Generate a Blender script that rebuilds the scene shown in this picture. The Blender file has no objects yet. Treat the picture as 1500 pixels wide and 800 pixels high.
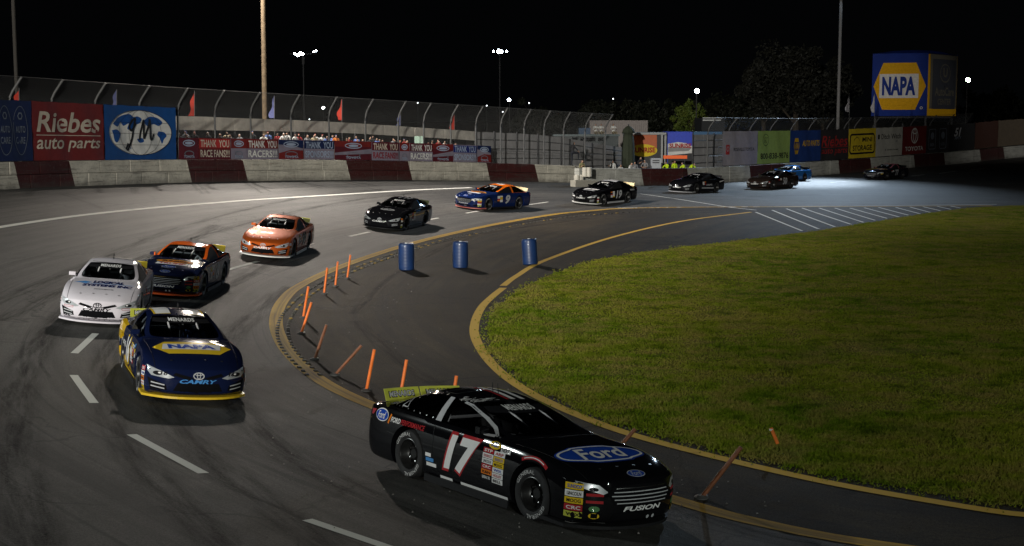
import bpy, bmesh, math, random
import numpy as np
from mathutils import Vector, Matrix
from mathutils.bvhtree import BVHTree
random.seed(7)
RNG = np.random.default_rng(7)
SC = bpy.context.scene
COL = SC.collection
R = math.radians
PI = math.pi

# ------------------------------------------------------------------ camera
FPX = 2000.0                      # focal length in pixels of the 1500 px wide photograph
CAMH = 5.2
PITCH = math.atan(230 / FPX)
cam_data = bpy.data.cameras.new('camera')
cam_data.sensor_width = 36.0
cam_data.lens = FPX / 1500 * 36
cam_data.clip_start = 0.1
cam_data.clip_end = 3000
cam = bpy.data.objects.new('camera', cam_data)
COL.objects.link(cam)
cam.location = (0, 0, CAMH)
cam.rotation_euler = (PI / 2 - PITCH, 0, 0)
SC.camera = cam

# ------------------------------------------------------------------ night sky, exposure
world = bpy.data.worlds.new('World')
SC.world = world
world.use_nodes = True
_nt = world.node_tree
_bg = _nt.nodes['Background']
_bg.inputs['Color'].default_value = (0.75, 0.85, 1.0, 1)
_bg.inputs['Strength'].default_value = 0.0011
SC.view_settings.view_transform = 'Standard'
SC.view_settings.look = 'None'
SC.view_settings.exposure = 0
SC.view_settings.gamma = 1
SC.render.engine = 'CYCLES'
SC.cycles.max_bounces = 6
SC.cycles.diffuse_bounces = 2
SC.cycles.glossy_bounces = 3
SC.cycles.transparent_max_bounces = 12
SC.cycles.caustics_reflective = False
SC.cycles.caustics_refractive = False
SC.cycles.sample_clamp_indirect = 4.0
SC.cycles.use_denoising = True

# ------------------------------------------------------------------ floodlights (some hang on poles built further down; the rest are unseen, without poles)
# name: (lamp position, aim point, watts, colour, cone degrees, blend, lamp radius)
FLOODS = {
    'left':  ((-16.6, 85.0, 18.6), (-6.5, 60, 0), 45000, (1.0, 0.89, 0.78), 64, 1.0, 0.45),
    'side':  ((-16.2, 84.7, 18.2), (5, 77, 0), 32000, (1.0, 0.9, 0.82), 56, 1.0, 0.4),
    'stand': ((-16.4, 84.6, 18.4), (-8, 84, 2), 26000, (1.0, 0.93, 0.85), 110, 0.6, 0.4),
    'back':  ((29.6, 127.0, 16.3), (17, 98, 0), 33000, (0.62, 0.80, 1.0), 64, 0.9, 0.35),
    'pool':  ((29.2, 126.6, 16.3), (23.0, 107, 0), 72000, (0.70, 0.85, 1.0), 27, 1.0, 0.35),
    'outer': ((-40.0, 26.0, 15.0), (-3, 27, 0), 24000, (0.86, 0.95, 0.93), 100, 0.7, 0.5),
    'cube':  ((-16.6, 85.3, 18.6), (36, 150, 9), 100000, (1.0, 0.92, 0.82), 13, 0.5, 0.4),
    'car_fill': ((16.0, -58.0, 17.0), (1.2, 18, 0.5), 60000, (0.95, 1.0, 0.93), 7.5, 0.9, 0.8),  # unseen fill beam added behind the camera for the nearest car's nose
    'exit':  ((36.0, -16.0, 15.0), (11, 15, 0), 11000, (0.88, 1.0, 0.88), 34, 1.0, 0.5),
    'bend':  ((92.0, 118.0, 14.0), (49, 145, 4.5), 13000, (1.0, 0.97, 0.9), 26, 0.9, 0.4),  # unseen lamp added to brighten the cube's grey face and the wall end
    'near':  ((-40.0, -95.0, 27.0), (-14, 88, 2), 900000, (1.0, 0.97, 0.88), 26, 0.8, 1.2),
}

# ------------------------------------------------------------------ pixel helpers: a pixel of the photograph to a point of the place
def ray(px, py):
    cp, sp = math.cos(PITCH), math.sin(PITCH)
    a, b = (px - 750) / FPX, (400 - py) / FPX
    return Vector((a, cp + b * sp, -sp + b * cp))
def at(px, py, D):
    d = ray(px, py); t = D / d.y
    return Vector((d.x * t, D, CAMH + d.z * t))
def flat(px, py, z=0.0):
    d = ray(px, py); t = (z - CAMH) / d.z
    return Vector((d.x * t, d.y * t, z))
def project(p):
    cp, sp = math.cos(PITCH), math.sin(PITCH)
    x, y, z = p[0], p[1], p[2] - CAMH
    f = y * cp - z * sp; u = y * sp + z * cp
    return 750 + FPX * x / f, 400 - FPX * u / f

def catmull(pts, n=8):
    P = [np.array(p, float) for p in pts]
    P = [2 * P[0] - P[1]] + P + [2 * P[-1] - P[-2]]
    out = []
    for i in range(1, len(P) - 2):
        p0, p1, p2, p3 = P[i - 1:i + 3]
        for k in range(n):
            t = k / n
            out.append(0.5 * (2 * p1 + (p2 - p0) * t + (2 * p0 - 5 * p1 + 4 * p2 - p3) * t * t + (3 * p1 - p0 - 3 * p2 + p3) * t ** 3))
    out.append(P[-2])
    return np.array(out)

# ------------------------------------------------------------------ terrain: a flat infield, a banked turn round it
inner_px = [(1285, 802), (1100, 767), (980, 734), (760, 668), (640, 630), (540, 595), (470, 560), (426, 522), (407, 490), (405, 465), (415, 442), (440, 420),
            (500, 392), (600, 359), (700, 335), (780, 320), (850, 311), (980, 304.5)]
INNER = catmull([(70, 6), (30, 9.5), (14, 12.6), (7.6, 14.7)] + [tuple(flat(*p).xy) for p in inner_px] + [(28, 79.5), (70, 86)], 6)
INNER_FAR = np.vstack([[(400, 13)], INNER, [(400, 130)]])
LEFT_WALL = [(-27.5, 42, 2.05), (-25.4, 51, 2.02), (-22.5, 60, 1.99), (-20.1, 66.5, 1.85), (-17.1, 73, 1.68), (-11, 82, 1.38), (-2.3, 91.5, .90), (4.85, 97.5, .47)]
OUTER = catmull([(120, -12, 1.4), (20, -9, 1.7), (2, -5, 1.8), (-11, 2, 1.95), (-20.5, 13, 2.0), (-26.2, 27, 2.05)] + LEFT_WALL +
                [(9, 100, .30), (12.5, 101.5, .2), (17.3, 107, .09), (27.2, 120, .06), (38.2, 131.5, .27), (44.7, 137, .47), (53.3, 142, 1.0), (75, 150, 1.8), (130, 160, 2.0)], 6)

def polydist(P, poly):
    best = np.full(len(P), 1e9); par = np.zeros(len(P))
    arc = 0.0
    for i in range(len(poly) - 1):
        a, b = poly[i, :2], poly[i + 1, :2]
        d = b - a; L2 = d @ d
        if L2 < 1e-9: continue
        t = np.clip(((P - a) @ d) / L2, 0, 1)
        q = P - a - t[:, None] * d
        D = q[:, 0] ** 2 + q[:, 1] ** 2
        m = D < best
        best[m] = D[m]; par[m] = i + t[m]
    return np.sqrt(best), par
def inside(P, poly):
    c = np.zeros(len(P), bool)
    n = len(poly)
    for i in range(n):
        a, b = poly[i, :2], poly[(i + 1) % n, :2]
        if a[1] == b[1]: continue
        m = ((a[1] > P[:, 1]) != (b[1] > P[:, 1])) & (P[:, 0] < (b[0] - a[0]) * (P[:, 1] - a[1]) / (b[1] - a[1]) + a[0])
        c ^= m
    return c
OUTER_CLOSED = np.vstack([OUTER, [(400, 170, 2), (400, -20, 2)]])
def terrain(P):
    """height, signed distance from the inner edge (negative on the infield), arc parameter"""
    P = np.asarray(P, float)
    di, pi_ = polydist(P, INNER_FAR)
    do, po = polydist(P, OUTER)
    zw = np.interp(po, np.arange(len(OUTER)), OUTER[:, 2])
    ins, ino = inside(P, INNER_FAR), inside(P, OUTER_CLOSED)
    sd = np.where(ins, -di, di)
    soft = 0.5 * (sd + np.sqrt(sd * sd + 0.5)) - 0.0
    t = np.where(ins, soft / (soft + do + di), soft / (soft + do))
    z = zw * np.clip(t, 0, 1)
    z = np.where(ins & (di > 4), 0.0, z)
    z = np.where(ino | ins, z, zw)
    return z, sd, pi_
def axis(lo, hi, step, far):
    a = np.arange(lo, hi + 1e-6, step)
    return np.concatenate([-np.array(far[::-1]) + lo, a, np.array(far) + hi])
GX = axis(-34, 48, 0.5, [2, 5, 10, 20, 45, 100, 220, 600])
GY = axis(-8, 150, 0.5, [2, 5, 10, 20, 45, 100, 220, 600])
_xx, _yy = np.meshgrid(GX, GY)
_P = np.stack([_xx.ravel(), _yy.ravel()], 1)
_z, _sd, _arc = terrain(_P)
GZ = _z.reshape(_xx.shape)
def gz(x, y):
    i = int(np.clip(np.searchsorted(GX, x) - 1, 0, len(GX) - 2)); j = int(np.clip(np.searchsorted(GY, y) - 1, 0, len(GY) - 2))
    u = (x - GX[i]) / (GX[i + 1] - GX[i]); v = (y - GY[j]) / (GY[j + 1] - GY[j])
    z00, z10, z01, z11 = GZ[j, i], GZ[j, i + 1], GZ[j + 1, i], GZ[j + 1, i + 1]
    if u >= v: return float(z00 + u * (z10 - z00) + v * (z11 - z10))
    return float(z00 + v * (z01 - z00) + u * (z11 - z01))
def ground_at(px, py):
    d = ray(px, py); t = 8.0; prev = t
    while t < 400:
        x, y, z = d.x * t, d.y * t, CAMH + d.z * t
        if z < gz(x, y):
            lo, hi = prev, t
            for _ in range(30):
                m = (lo + hi) / 2
                if CAMH + d.z * m < gz(d.x * m, d.y * m): hi = m
                else: lo = m
            return Vector((d.x * hi, d.y * hi, gz(d.x * hi, d.y * hi)))
        prev = t; t += 0.4
    return flat(px, py)
def gnormal(x, y, e=1.0):
    return Vector((-(gz(x + e, y) - gz(x - e, y)) / (2 * e), -(gz(x, y + e) - gz(x, y - e)) / (2 * e), 1)).normalized()

# ------------------------------------------------------------------ materials
class NT:
    def __init__(s, m):
        s.t = m.node_tree; s.n = s.t.nodes; s.l = s.t.links
    def new(s, typ, **kw):
        n = s.n.new(typ)
        for k, v in kw.items():
            if k.startswith('i_'): n.inputs[k[2:].replace('_', ' ')].default_value = v
            else: setattr(n, k, v)
        return n
    def link(s, a, b): s.l.new(a, b)
    def math(s, op, a, b=None, c=None, clamp=False):
        n = s.n.new('ShaderNodeMath'); n.operation = op; n.use_clamp = clamp
        for k, v in enumerate((a, b, c)):
            if v is None: continue
            if isinstance(v, (int, float)): n.inputs[k].default_value = v
            else: s.l.new(v, n.inputs[k])
        return n.outputs[0]
    def mix(s, f, a, b, mode='MIX'):
        n = s.n.new('ShaderNodeMix'); n.data_type = 'RGBA'; n.blend_type = mode
        for k, v in ((0, f), (6, a), (7, b)):
            if isinstance(v, (int, float)): n.inputs[k].default_value = v
            elif isinstance(v, tuple): n.inputs[k].default_value = v if len(v) == 4 else v + (1,)
            else: s.l.new(v, n.inputs[k])
        return n.outputs[2]
    def ramp(s, f, stops):
        n = s.n.new('ShaderNodeValToRGB'); cr = n.color_ramp
        while len(cr.elements) < len(stops): cr.elements.new(0.5)
        for e, (p, c) in zip(cr.elements, stops):
            e.position = p; e.color = (c, c, c, 1) if isinstance(c, (int, float)) else tuple(c) + (1,)
        s.l.new(f, n.inputs[0]); return n.outputs[0]
    def noise(s, vec, scale, detail=4, rough=0.6):
        n = s.n.new('ShaderNodeTexNoise'); n.inputs['Scale'].default_value = scale; n.inputs['Detail'].default_value = detail
        n.inputs['Roughness'].default_value = rough
        if vec is not None: s.l.new(vec, n.inputs['Vector'])
        return n.outputs['Fac']
MATS = {}
def mat(name, col=(.5, .5, .5), rough=.6, metal=0., coat=0., var=.12, scale=6., spec=.5, emit=None, bump=0.):
    """a principled material with procedural mottling of its colour and roughness"""
    if name in MATS: return MATS[name]
    m = bpy.data.materials.new(name); m.use_nodes = True
    t = NT(m); b = t.n['Principled BSDF']
    tc = t.new('ShaderNodeTexCoord')
    f = t.noise(tc.outputs['Object'], scale, 5)
    lo = tuple(c * (1 - var) for c in col); hi = tuple(min(1, c * (1 + var)) for c in col)
    t.link(t.ramp(f, [(.3, lo), (.7, hi)]), b.inputs['Base Color'])
    f2 = t.noise(tc.outputs['Object'], scale * 2.3, 3)
    t.link(t.math('MULTIPLY_ADD', f2, rough * .4, rough * .8), b.inputs['Roughness'])
    b.inputs['Metallic'].default_value = metal
    b.inputs['Coat Weight'].default_value = coat
    b.inputs['Coat Roughness'].default_value = .06
    b.inputs['Specular IOR Level'].default_value = spec
    if emit:
        b.inputs['Emission Color'].default_value = tuple(emit[0]) + (1,)
        b.inputs['Emission Strength'].default_value = emit[1]
    if bump:
        bp = t.new('ShaderNodeBump'); bp.inputs['Strength'].default_value = bump; bp.inputs['Distance'].default_value = .02
        t.link(t.noise(tc.outputs['Object'], scale * 6, 4), bp.inputs['Height']); t.link(bp.outputs[0], b.inputs['Normal'])
    MATS[name] = m
    return m

# ------------------------------------------------------------------ object helpers
def tag(o, label=None, cat=None, group=None, kind=None):
    if label: o['label'] = label
    if cat: o['category'] = cat
    if group: o['group'] = group
    if kind: o['kind'] = kind
    return o
def empty(name, label, cat, loc=(0, 0, 0), rotz=0, group=None):
    o = bpy.data.objects.new(name, None); COL.objects.link(o)
    o.location = loc; o.rotation_euler = (0, 0, rotz); o.empty_display_size = .2
    return tag(o, label, cat, group)
def link_mesh(name, me, m=None, parent=None):
    o = bpy.data.objects.new(name, me); COL.objects.link(o)
    if m is not None:
        for k in (m if isinstance(m, (list, tuple)) else [m]): me.materials.append(k)
    if parent is not None: o.parent = parent
    return o
def mesh(name, V, F, m=None, parent=None, smooth=False):
    me = bpy.data.meshes.new(name)
    me.from_pydata([tuple(v) for v in V], [], F); me.update()
    if smooth: me.polygons.foreach_set('use_smooth', [True] * len(me.polygons))
    return link_mesh(name, me, m, parent)
class B:
    """collects simple solids in one bmesh"""
    def __init__(s): s.V = []; s.F = []; s.sm = []
    def add(s, V, F, smooth=False):
        k = len(s.V); s.V += [tuple(v) for v in V]; s.F += [tuple(i + k for i in f) for f in F]; s.sm += [smooth] * len(F); return s
    def box(s, c, size, M=None, bev=0.0):
        x, y, z = (k / 2 for k in size)
        V = [Vector((a * x, b * y, d * z)) for a in (-1, 1) for b in (-1, 1) for d in (-1, 1)]
        if M is not None: V = [M @ v for v in V]
        c = Vector(c)
        return s.add([v + c for v in V], [(0, 1, 3, 2), (4, 6, 7, 5), (0, 4, 5, 1), (2, 3, 7, 6), (0, 2, 6, 4), (1, 5, 7, 3)])
    def tube(s, pts, r, n=8, caps=True, radii=None):
        pts = [Vector(p) for p in pts]; V = []; F = []
        up = Vector((0, 0, 1))
        for i, p in enumerate(pts):
            d = (pts[min(i + 1, len(pts) - 1)] - pts[max(i - 1, 0)]).normalized()
            a = d.cross(up if abs(d.z) < .95 else Vector((1, 0, 0))).normalized(); b = d.cross(a)
            rr = radii[i] if radii else r
            for k in range(n):
                t = 2 * PI * k / n; V.append(p + a * (rr * math.cos(t)) + b * (rr * math.sin(t)))
        for i in range(len(pts) - 1):
            for k in range(n):
                q = i * n + k; w = i * n + (k + 1) % n
                F.append((q, q + n, w + n, w))
        if caps: F += [tuple(range(n)), tuple(range(len(V) - n, len(V)))[::-1]]
        return s.add(V, F, True)
    def lathe(s, prof, n=16, M=None, caps=True):
        V = []; F = []
        for r, z in prof:
            for k in range(n):
                t = 2 * PI * k / n; v = Vector((r * math.cos(t), r * math.sin(t), z)); V.append(M @ v if M is not None else v)
        for i in range(len(prof) - 1):
            for k in range(n):
                a = i * n + k; b = i * n + (k + 1) % n; F.append((a, b, b + n, a + n))
        if caps: F += [tuple(range(n))[::-1], tuple(range(len(V) - n, len(V)))]
        return s.add(V, F, True)
    def build(s, name, m=None, parent=None, sharp=40):
        o = mesh(name, s.V, s.F, m, parent)
        if any(s.sm):
            o.data.polygons.foreach_set('use_smooth', s.sm)
            o.data.set_sharp_from_angle(angle=R(sharp))
        return o

# ------------------------------------------------------------------ flat shapes and lettering (2-D), later laid on banners or bodywork
FONT = bpy.data.fonts.load('<builtin>')
_TXT = {}
def text2d(s, bold=.0, shear=.0, spacing=1.0):
    key = (s, bold, shear, spacing)
    if key not in _TXT:
        cu = bpy.data.curves.new('lettering', 'FONT'); cu.body = s; cu.font = FONT; cu.offset = bold; cu.shear = shear
        cu.resolution_u = 3; cu.space_character = spacing; cu.align_x = 'CENTER'; cu.space_line = .8
        ob = bpy.data.objects.new('lettering', cu)
        me = ob.to_mesh()
        V = np.array([v.co[:2] for v in me.vertices]).reshape(-1, 2); F = [tuple(p.vertices) for p in me.polygons]
        ob.to_mesh_clear(); bpy.data.objects.remove(ob); bpy.data.curves.remove(cu)
        lo, hi = V.min(0), V.max(0)
        V = (V - (lo + hi) / 2) / (hi - lo)
        _TXT[key] = (V, F)
    return _TXT[key]
def T(s, w, h, bold=.015, shear=0., x=0, y=0, rot=0, spacing=1.0):
    V, F = text2d(s, bold, shear, spacing)
    return place2d((V * np.array([w, h]), F), x, y, rot)
def place2d(sh, x=0, y=0, rot=0):
    V, F = sh; c, s = math.cos(rot), math.sin(rot)
    return V @ np.array([[c, s], [-s, c]]) + np.array([x, y]), F
def poly2d(pts): return np.array(pts, float), [tuple(range(len(pts)))]
def rect(w, h, x=0, y=0, sk=0): return poly2d([(x - w / 2 - sk, y - h / 2), (x + w / 2 - sk, y - h / 2), (x + w / 2 + sk, y + h / 2), (x - w / 2 + sk, y + h / 2)])
def ell(w, h, x=0, y=0, n=28): return poly2d([(x + w / 2 * math.cos(2 * PI * k / n), y + h / 2 * math.sin(2 * PI * k / n)) for k in range(n)])
def ring(w, h, t, x=0, y=0, n=32, a0=0, a1=2 * PI):
    full = abs(a1 - a0 - 2 * PI) < 1e-6; m = n if full else n + 1
    V = []
    for k in range(m):
        a = a0 + (a1 - a0) * k / n
        V += [(x + w / 2 * math.cos(a), y + h / 2 * math.sin(a)), (x + (w / 2 - t) * math.cos(a), y + (h / 2 - t) * math.sin(a))]
    F = [(2 * k, 2 * ((k + 1) % m), 2 * ((k + 1) % m) + 1, 2 * k + 1) for k in range(n)]
    return np.array(V), F
def line2d(pts, t):
    V = []; pts = [np.array(p, float) for p in pts]
    for i, p in enumerate(pts):
        d = pts[min(i + 1, len(pts) - 1)] - pts[max(i - 1, 0)]; d /= np.linalg.norm(d) + 1e-9
        nn = np.array([-d[1], d[0]]) * t / 2; V += [p + nn, p - nn]
    return np.array(V), [(2 * k, 2 * k + 1, 2 * k + 3, 2 * k + 2) for k in range(len(pts) - 1)]
def join2d(*sh):
    V = []; F = []; k = 0
    for v, f in sh:
        V.append(v); F += [tuple(i + k for i in p) for p in f]; k += len(v)
    return np.vstack(V), F
def cut2d(sh, step):
    """split a flat shape along a grid so that it can bend"""
    V, F = sh
    bm = bmesh.new()
    vs = [bm.verts.new((p[0], p[1], 0)) for p in V]
    for f in F:
        try: bm.faces.new([vs[i] for i in f])
        except ValueError: pass
    lo, hi = V.min(0), V.max(0)
    for ax in (0, 1):
        n = int((hi[ax] - lo[ax]) / step)
        for k in range(1, n + 1):
            c = lo[ax] + (hi[ax] - lo[ax]) * k / (n + 1)
            co = [0, 0, 0]; no = [0, 0, 0]; co[ax] = c; no[ax] = 1
            bmesh.ops.bisect_plane(bm, geom=bm.verts[:] + bm.edges[:] + bm.faces[:], plane_co=co, plane_no=no)
    bmesh.ops.triangulate(bm, faces=[f for f in bm.faces if len(f.verts) > 4])
    bm.verts.index_update()
    out = np.array([v.co[:2] for v in bm.verts]), [tuple(v.index for v in f.verts) for f in bm.faces]
    bm.free()
    return out

# ------------------------------------------------------------------ ground sheet
def asphalt():
    m = bpy.data.materials.new('asphalt'); m.use_nodes = True
    t = NT(m); b = t.n['Principled BSDF']
    tc = t.new('ShaderNodeTexCoord'); P = tc.outputs['Object']
    sd = t.new('ShaderNodeAttribute', attribute_name='edge_distance').outputs['Fac']
    arc = t.new('ShaderNodeAttribute', attribute_name='arc_length').outputs['Fac']
    cv = t.new('ShaderNodeCombineXYZ')
    t.link(t.math('MULTIPLY', arc, .05), cv.inputs[0]); t.link(sd, cv.inputs[1])
    streak = t.noise(cv.outputs[0], 1.3, 5, .7)
    cv2 = t.new('ShaderNodeCombineXYZ')
    t.link(t.math('MULTIPLY', arc, .02), cv2.inputs[0]); t.link(t.math('MULTIPLY', sd, 2.2), cv2.inputs[1]); 
    tyre = t.noise(cv2.outputs[0], 2.2, 3, .6)
    big = t.noise(P, .22, 4); mid = t.noise(P, 2.5, 5); grain = t.noise(P, 34, 3, .75); fine = t.noise(P, 95, 2, .7)
    ontrack = t.math('GREATER_THAN', sd, 0.0)
    ci = t.mix(t.ramp(big, [(.35, 0), (.68, 1)]), (.031, .025, .017), (.055, .044, .030))
    co = t.mix(t.ramp(big, [(.3, 0), (.7, 1)]), (.044, .0425, .039), (.072, .069, .063))
    c = t.mix(ontrack, ci, co)
    c = t.mix(t.math('MULTIPLY', t.ramp(streak, [(.38, 1), (.58, 0)]), .75), c, (.020, .019, .018))
    c = t.mix(t.math('MULTIPLY', t.math('MULTIPLY', t.ramp(tyre, [(.33, 1), (.43, 0)]), ontrack), .75), c, (.016, .0155, .015))
    # repaired cracks on the track
    dn = t.new('ShaderNodeVectorMath', operation='MULTIPLY_ADD')
    nn = t.new('ShaderNodeTexNoise'); nn.inputs['Scale'].default_value = .9; nn.inputs['Detail'].default_value = 5
    t.link(P, nn.inputs['Vector'])
    t.link(nn.outputs['Color'], dn.inputs[0]); dn.inputs[1].default_value = (1.8, 1.8, 1.8); t.link(P, dn.inputs[2])
    vo = t.new('ShaderNodeTexVoronoi', feature='DISTANCE_TO_EDGE'); vo.inputs['Scale'].default_value = .22
    t.link(dn.outputs[0], vo.inputs['Vector'])
    crack = t.math('MULTIPLY', t.ramp(vo.outputs['Distance'], [(.004, 1), (.012, 0)]), t.ramp(t.noise(P, .35, 2), [(.42, 0), (.52, 1)]))
    c = t.mix(t.math('MULTIPLY', crack, .75), c, (.012, .012, .012))
    g = t.math('ADD', t.math('MULTIPLY', grain, 1.0), t.math('MULTIPLY', fine, .9))
    c = t.mix(1.0, c, t.ramp(t.math('MULTIPLY', g, .53), [(.38, .40), (.62, 1.75)]), 'MULTIPLY')
    c = t.mix(.6, c, t.ramp(mid, [(.3, .72), (.7, 1.25)]), 'MULTIPLY')
    # paving seams between the lanes, sealed here and there
    wob = t.math('MULTIPLY', t.math('SUBTRACT', t.noise(P, .5, 3), .5), .25)
    seam = t.math('LESS_THAN', t.math('ABSOLUTE', t.math('SUBTRACT', t.math('FRACT', t.math('DIVIDE', t.math('ADD', sd, wob), 3.4)), .5)), .010)
    seam = t.math('MULTIPLY', t.math('MULTIPLY', seam, ontrack), t.ramp(t.noise(P, .6, 3), [(.40, .15), (.55, .85)]))
    c = t.mix(seam, c, (.013, .0125, .012))
    stain = t.math('MULTIPLY', t.ramp(t.noise(P, .75, 6, .75), [(.58, 0), (.70, 1)]), .55)
    c = t.mix(stain, c, (.019, .017, .014))
    t.link(c, b.inputs['Base Color'])
    t.link(t.math('MULTIPLY_ADD', mid, .22, .62), b.inputs['Roughness'])
    t.link(t.math('MULTIPLY_ADD', ontrack, .24, .05), b.inputs['Specular IOR Level'])
    bp = t.new('ShaderNodeBump'); bp.inputs['Strength'].default_value = .55; bp.inputs['Distance'].default_value = .02
    t.link(g, bp.inputs['Height']); t.link(bp.outputs[0], b.inputs['Normal'])
    MATS['asphalt'] = m
    return m
nx, ny = len(GX), len(GY)
_idx = np.arange(nx * ny).reshape(ny, nx)
_a, _b, _c, _d = _idx[:-1, :-1].ravel(), _idx[:-1, 1:].ravel(), _idx[1:, 1:].ravel(), _idx[1:, :-1].ravel()
_tri = np.stack([np.stack([_a, _b, _c], 1), np.stack([_a, _c, _d], 1)], 1).reshape(-1, 3)
me = bpy.data.meshes.new('ground')
me.vertices.add(nx * ny); me.vertices.foreach_set('co', np.stack([_P[:, 0], _P[:, 1], _z], 1).astype('f4').ravel())
me.loops.add(_tri.size); me.loops.foreach_set('vertex_index', _tri.ravel().astype('i4'))
me.polygons.add(len(_tri)); me.polygons.foreach_set('loop_start', np.arange(0, _tri.size, 3, dtype='i4'))
me.update(); me.validate()
me.polygons.foreach_set('use_smooth', [True] * len(_tri))
_al = np.concatenate([[0], np.cumsum(np.linalg.norm(np.diff(INNER_FAR, axis=0), axis=1))])
at1 = me.attributes.new('edge_distance', 'FLOAT', 'POINT'); at1.data.foreach_set('value', _sd.astype('f4'))
at2 = me.attributes.new('arc_length', 'FLOAT', 'POINT'); at2.data.foreach_set('value', np.interp(_arc, np.arange(len(_al)), _al).astype('f4'))
tag(link_mesh('ground', me, asphalt()), 'dark worn asphalt of the racing surface and the flat apron', kind='structure')

# ------------------------------------------------------------------ painted lines
def strip(name, pts, width, m, lift=.008, step=.3, vmap=None, taper=None):
    """a ribbon of paint laid on the ground along a plan polyline"""
    P = np.array([(p[0], p[1]) for p in pts], float)
    s = np.concatenate([[0], np.cumsum(np.linalg.norm(np.diff(P, axis=0), axis=1))])
    n = max(2, int(s[-1] / step) + 1)
    q = np.linspace(0, s[-1], n)
    X, Y = np.interp(q, s, P[:, 0]), np.interp(q, s, P[:, 1])
    C = np.stack([X, Y], 1); Dv = np.gradient(C, axis=0); Dv /= np.linalg.norm(Dv, axis=1)[:, None]
    N = np.stack([-Dv[:, 1], Dv[:, 0]], 1)
    V = []; F = []; k = 3
    for i in range(n):
        for j in range(k):
            p = C[i] + N[i] * width * (j / (k - 1) - .5)
            V.append((p[0], p[1], gz(p[0], p[1]) + lift))
    for i in range(n - 1):
        for j in range(k - 1):
            a = i * k + j; F.append((a, a + 1, a + k + 1, a + k)[::-1])
    o = mesh(name, V, F, m)
    uv = o.data.uv_layers.new(name='UVMap')
    U = [(q[i], j / (k - 1)) for i in range(n) for j in range(k)]
    for lp in o.data.loops: uv.data[lp.index].uv = U[lp.vertex_index]
    return o
def paint_mat(name, col, wear=.45, edge=False):
    m = bpy.data.materials.new(name); m.use_nodes = True
    t = NT(m); b = t.n['Principled BSDF']; tc = t.new('ShaderNodeTexCoord')
    f = t.noise(tc.outputs['Object'], 9, 6, .7); g = t.noise(tc.outputs['Object'], 60, 3, .7)
    w = t.ramp(t.math('MULTIPLY_ADD', g, .35, t.math('MULTIPLY', f, .7)), [(wear - .06, 1), (wear + .12, 0)])
    if edge:
        sx = t.new('ShaderNodeSeparateXYZ'); t.link(tc.outputs['UV'], sx.inputs[0])
        mid = t.ramp(t.math('ABSOLUTE', t.math('SUBTRACT', sx.outputs[1], .5)), [(.18, .75), (.42, 0)])
        sv = t.new('ShaderNodeCombineXYZ'); t.link(t.math('MULTIPLY', sx.outputs[0], .15), sv.inputs[0]); t.link(t.math('MULTIPLY', sx.outputs[1], 3), sv.inputs[1])
        w = t.math('MAXIMUM', w, t.math('MULTIPLY', mid, t.ramp(t.noise(sv.outputs[0], 2.0, 4), [(.35, 0.2), (.6, 1)])))
    c = t.mix(t.math('MULTIPLY', w, .8), col, (.05, .045, .035))
    t.link(c, b.inputs['Base Color']); b.inputs['Roughness'].default_value = .75; b.inputs['Specular IOR Level'].default_value = .08
    MATS[name] = m
    return m
WHITE_PAINT = paint_mat('white_road_paint', (.62, .62, .58), .30)
YELLOW_PAINT = paint_mat('yellow_road_paint', (.60, .38, .06), .28)
YELLOW_WORN = paint_mat('worn_yellow_paint', (.46, .28, .035), .38, True)
def structure(o, label): return tag(o, label, kind='structure')
line1 = INNER[12:-6]
structure(strip('yellow_edge_line', line1, .34, YELLOW_WORN), 'worn broad yellow line round the inner edge of the turn')
line2_px = [(1500, 756), (1400, 741), (1200, 705), (1000, 658), (880, 622), (775, 575), (722, 535), (697, 497), (696, 472), (706, 450), (722, 434), (737, 422)]
line2b_px = [(737, 419), (757, 404.5), (800, 381), (900, 347), (1000, 324), (1100, 311)]
L2 = catmull([tuple(flat(*p).xy) for p in line2_px], 6)
L2B = catmull([tuple(flat(*p).xy) for p in line2b_px], 6)
structure(strip('yellow_infield_line', np.vstack([[(14, 16.4), (9.5, 17.2)], L2]), .23, YELLOW_PAINT), 'yellow line along the rim of the infield grass')
structure(strip('yellow_infield_line', L2B, .22, YELLOW_PAINT), 'yellow line from the infield rim towards the pit entry')
GP = ground_at
def gline(name, pxs, w, m, label):
    return structure(strip(name, catmull([tuple(GP(*p).xy) for p in pxs], 6) if len(pxs) > 2 else [tuple(GP(*p).xy) for p in pxs], w, m), label)
gline('white_outer_line', [(-60, 346), (0, 333), (100, 318), (200, 307), (300, 298.5), (400, 291), (500, 285), (600, 279), (690, 275)], .30, WHITE_PAINT, 'long solid white line below the outer wall')
dashes = [((109, 518), (140, 489)), ((108, 550), (138, 591)), ((193, 637), (298, 694)), ((450, 762), (585, 808)), ((332, 396), (378, 383)), ((512, 346.5), (541, 340)),
          ((626, 322.5), (642, 319.5)), ((683, 312.5), (708, 308)), ((775, 300), (803, 296)), ((432, 363), (458, 357)), ((196, 458), (215, 446)), ((1216, 267.5), (1246, 265.2)), ((1334, 258.2), (1354, 256)),
          ((1376, 254.3), (1401, 250.8)), ((1422, 249.3), (1444, 246.5)), ((1148, 271), (1168, 269.5))]
dash_w = [.15, .15, .155, .155, .17, .16, .15, .15, .15, .16, .16, .14, .14, .14, .14, .14]
for (a, b), w in zip(dashes, dash_w):
    gline('lane_dash', [a, b], w, WHITE_PAINT, 'white dash of the lane line')
gline('white_pit_line', [(905, 304.8), (1000, 303.8), (1100, 303.2), (1250, 302), (1460, 299.5)], .16, WHITE_PAINT, 'thin white line along the pit lane')
gline('white_pit_line', [(938, 284), (1000, 293), (1108, 308)], .14, WHITE_PAINT, 'thin white line slanting across the pit entry')
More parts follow.
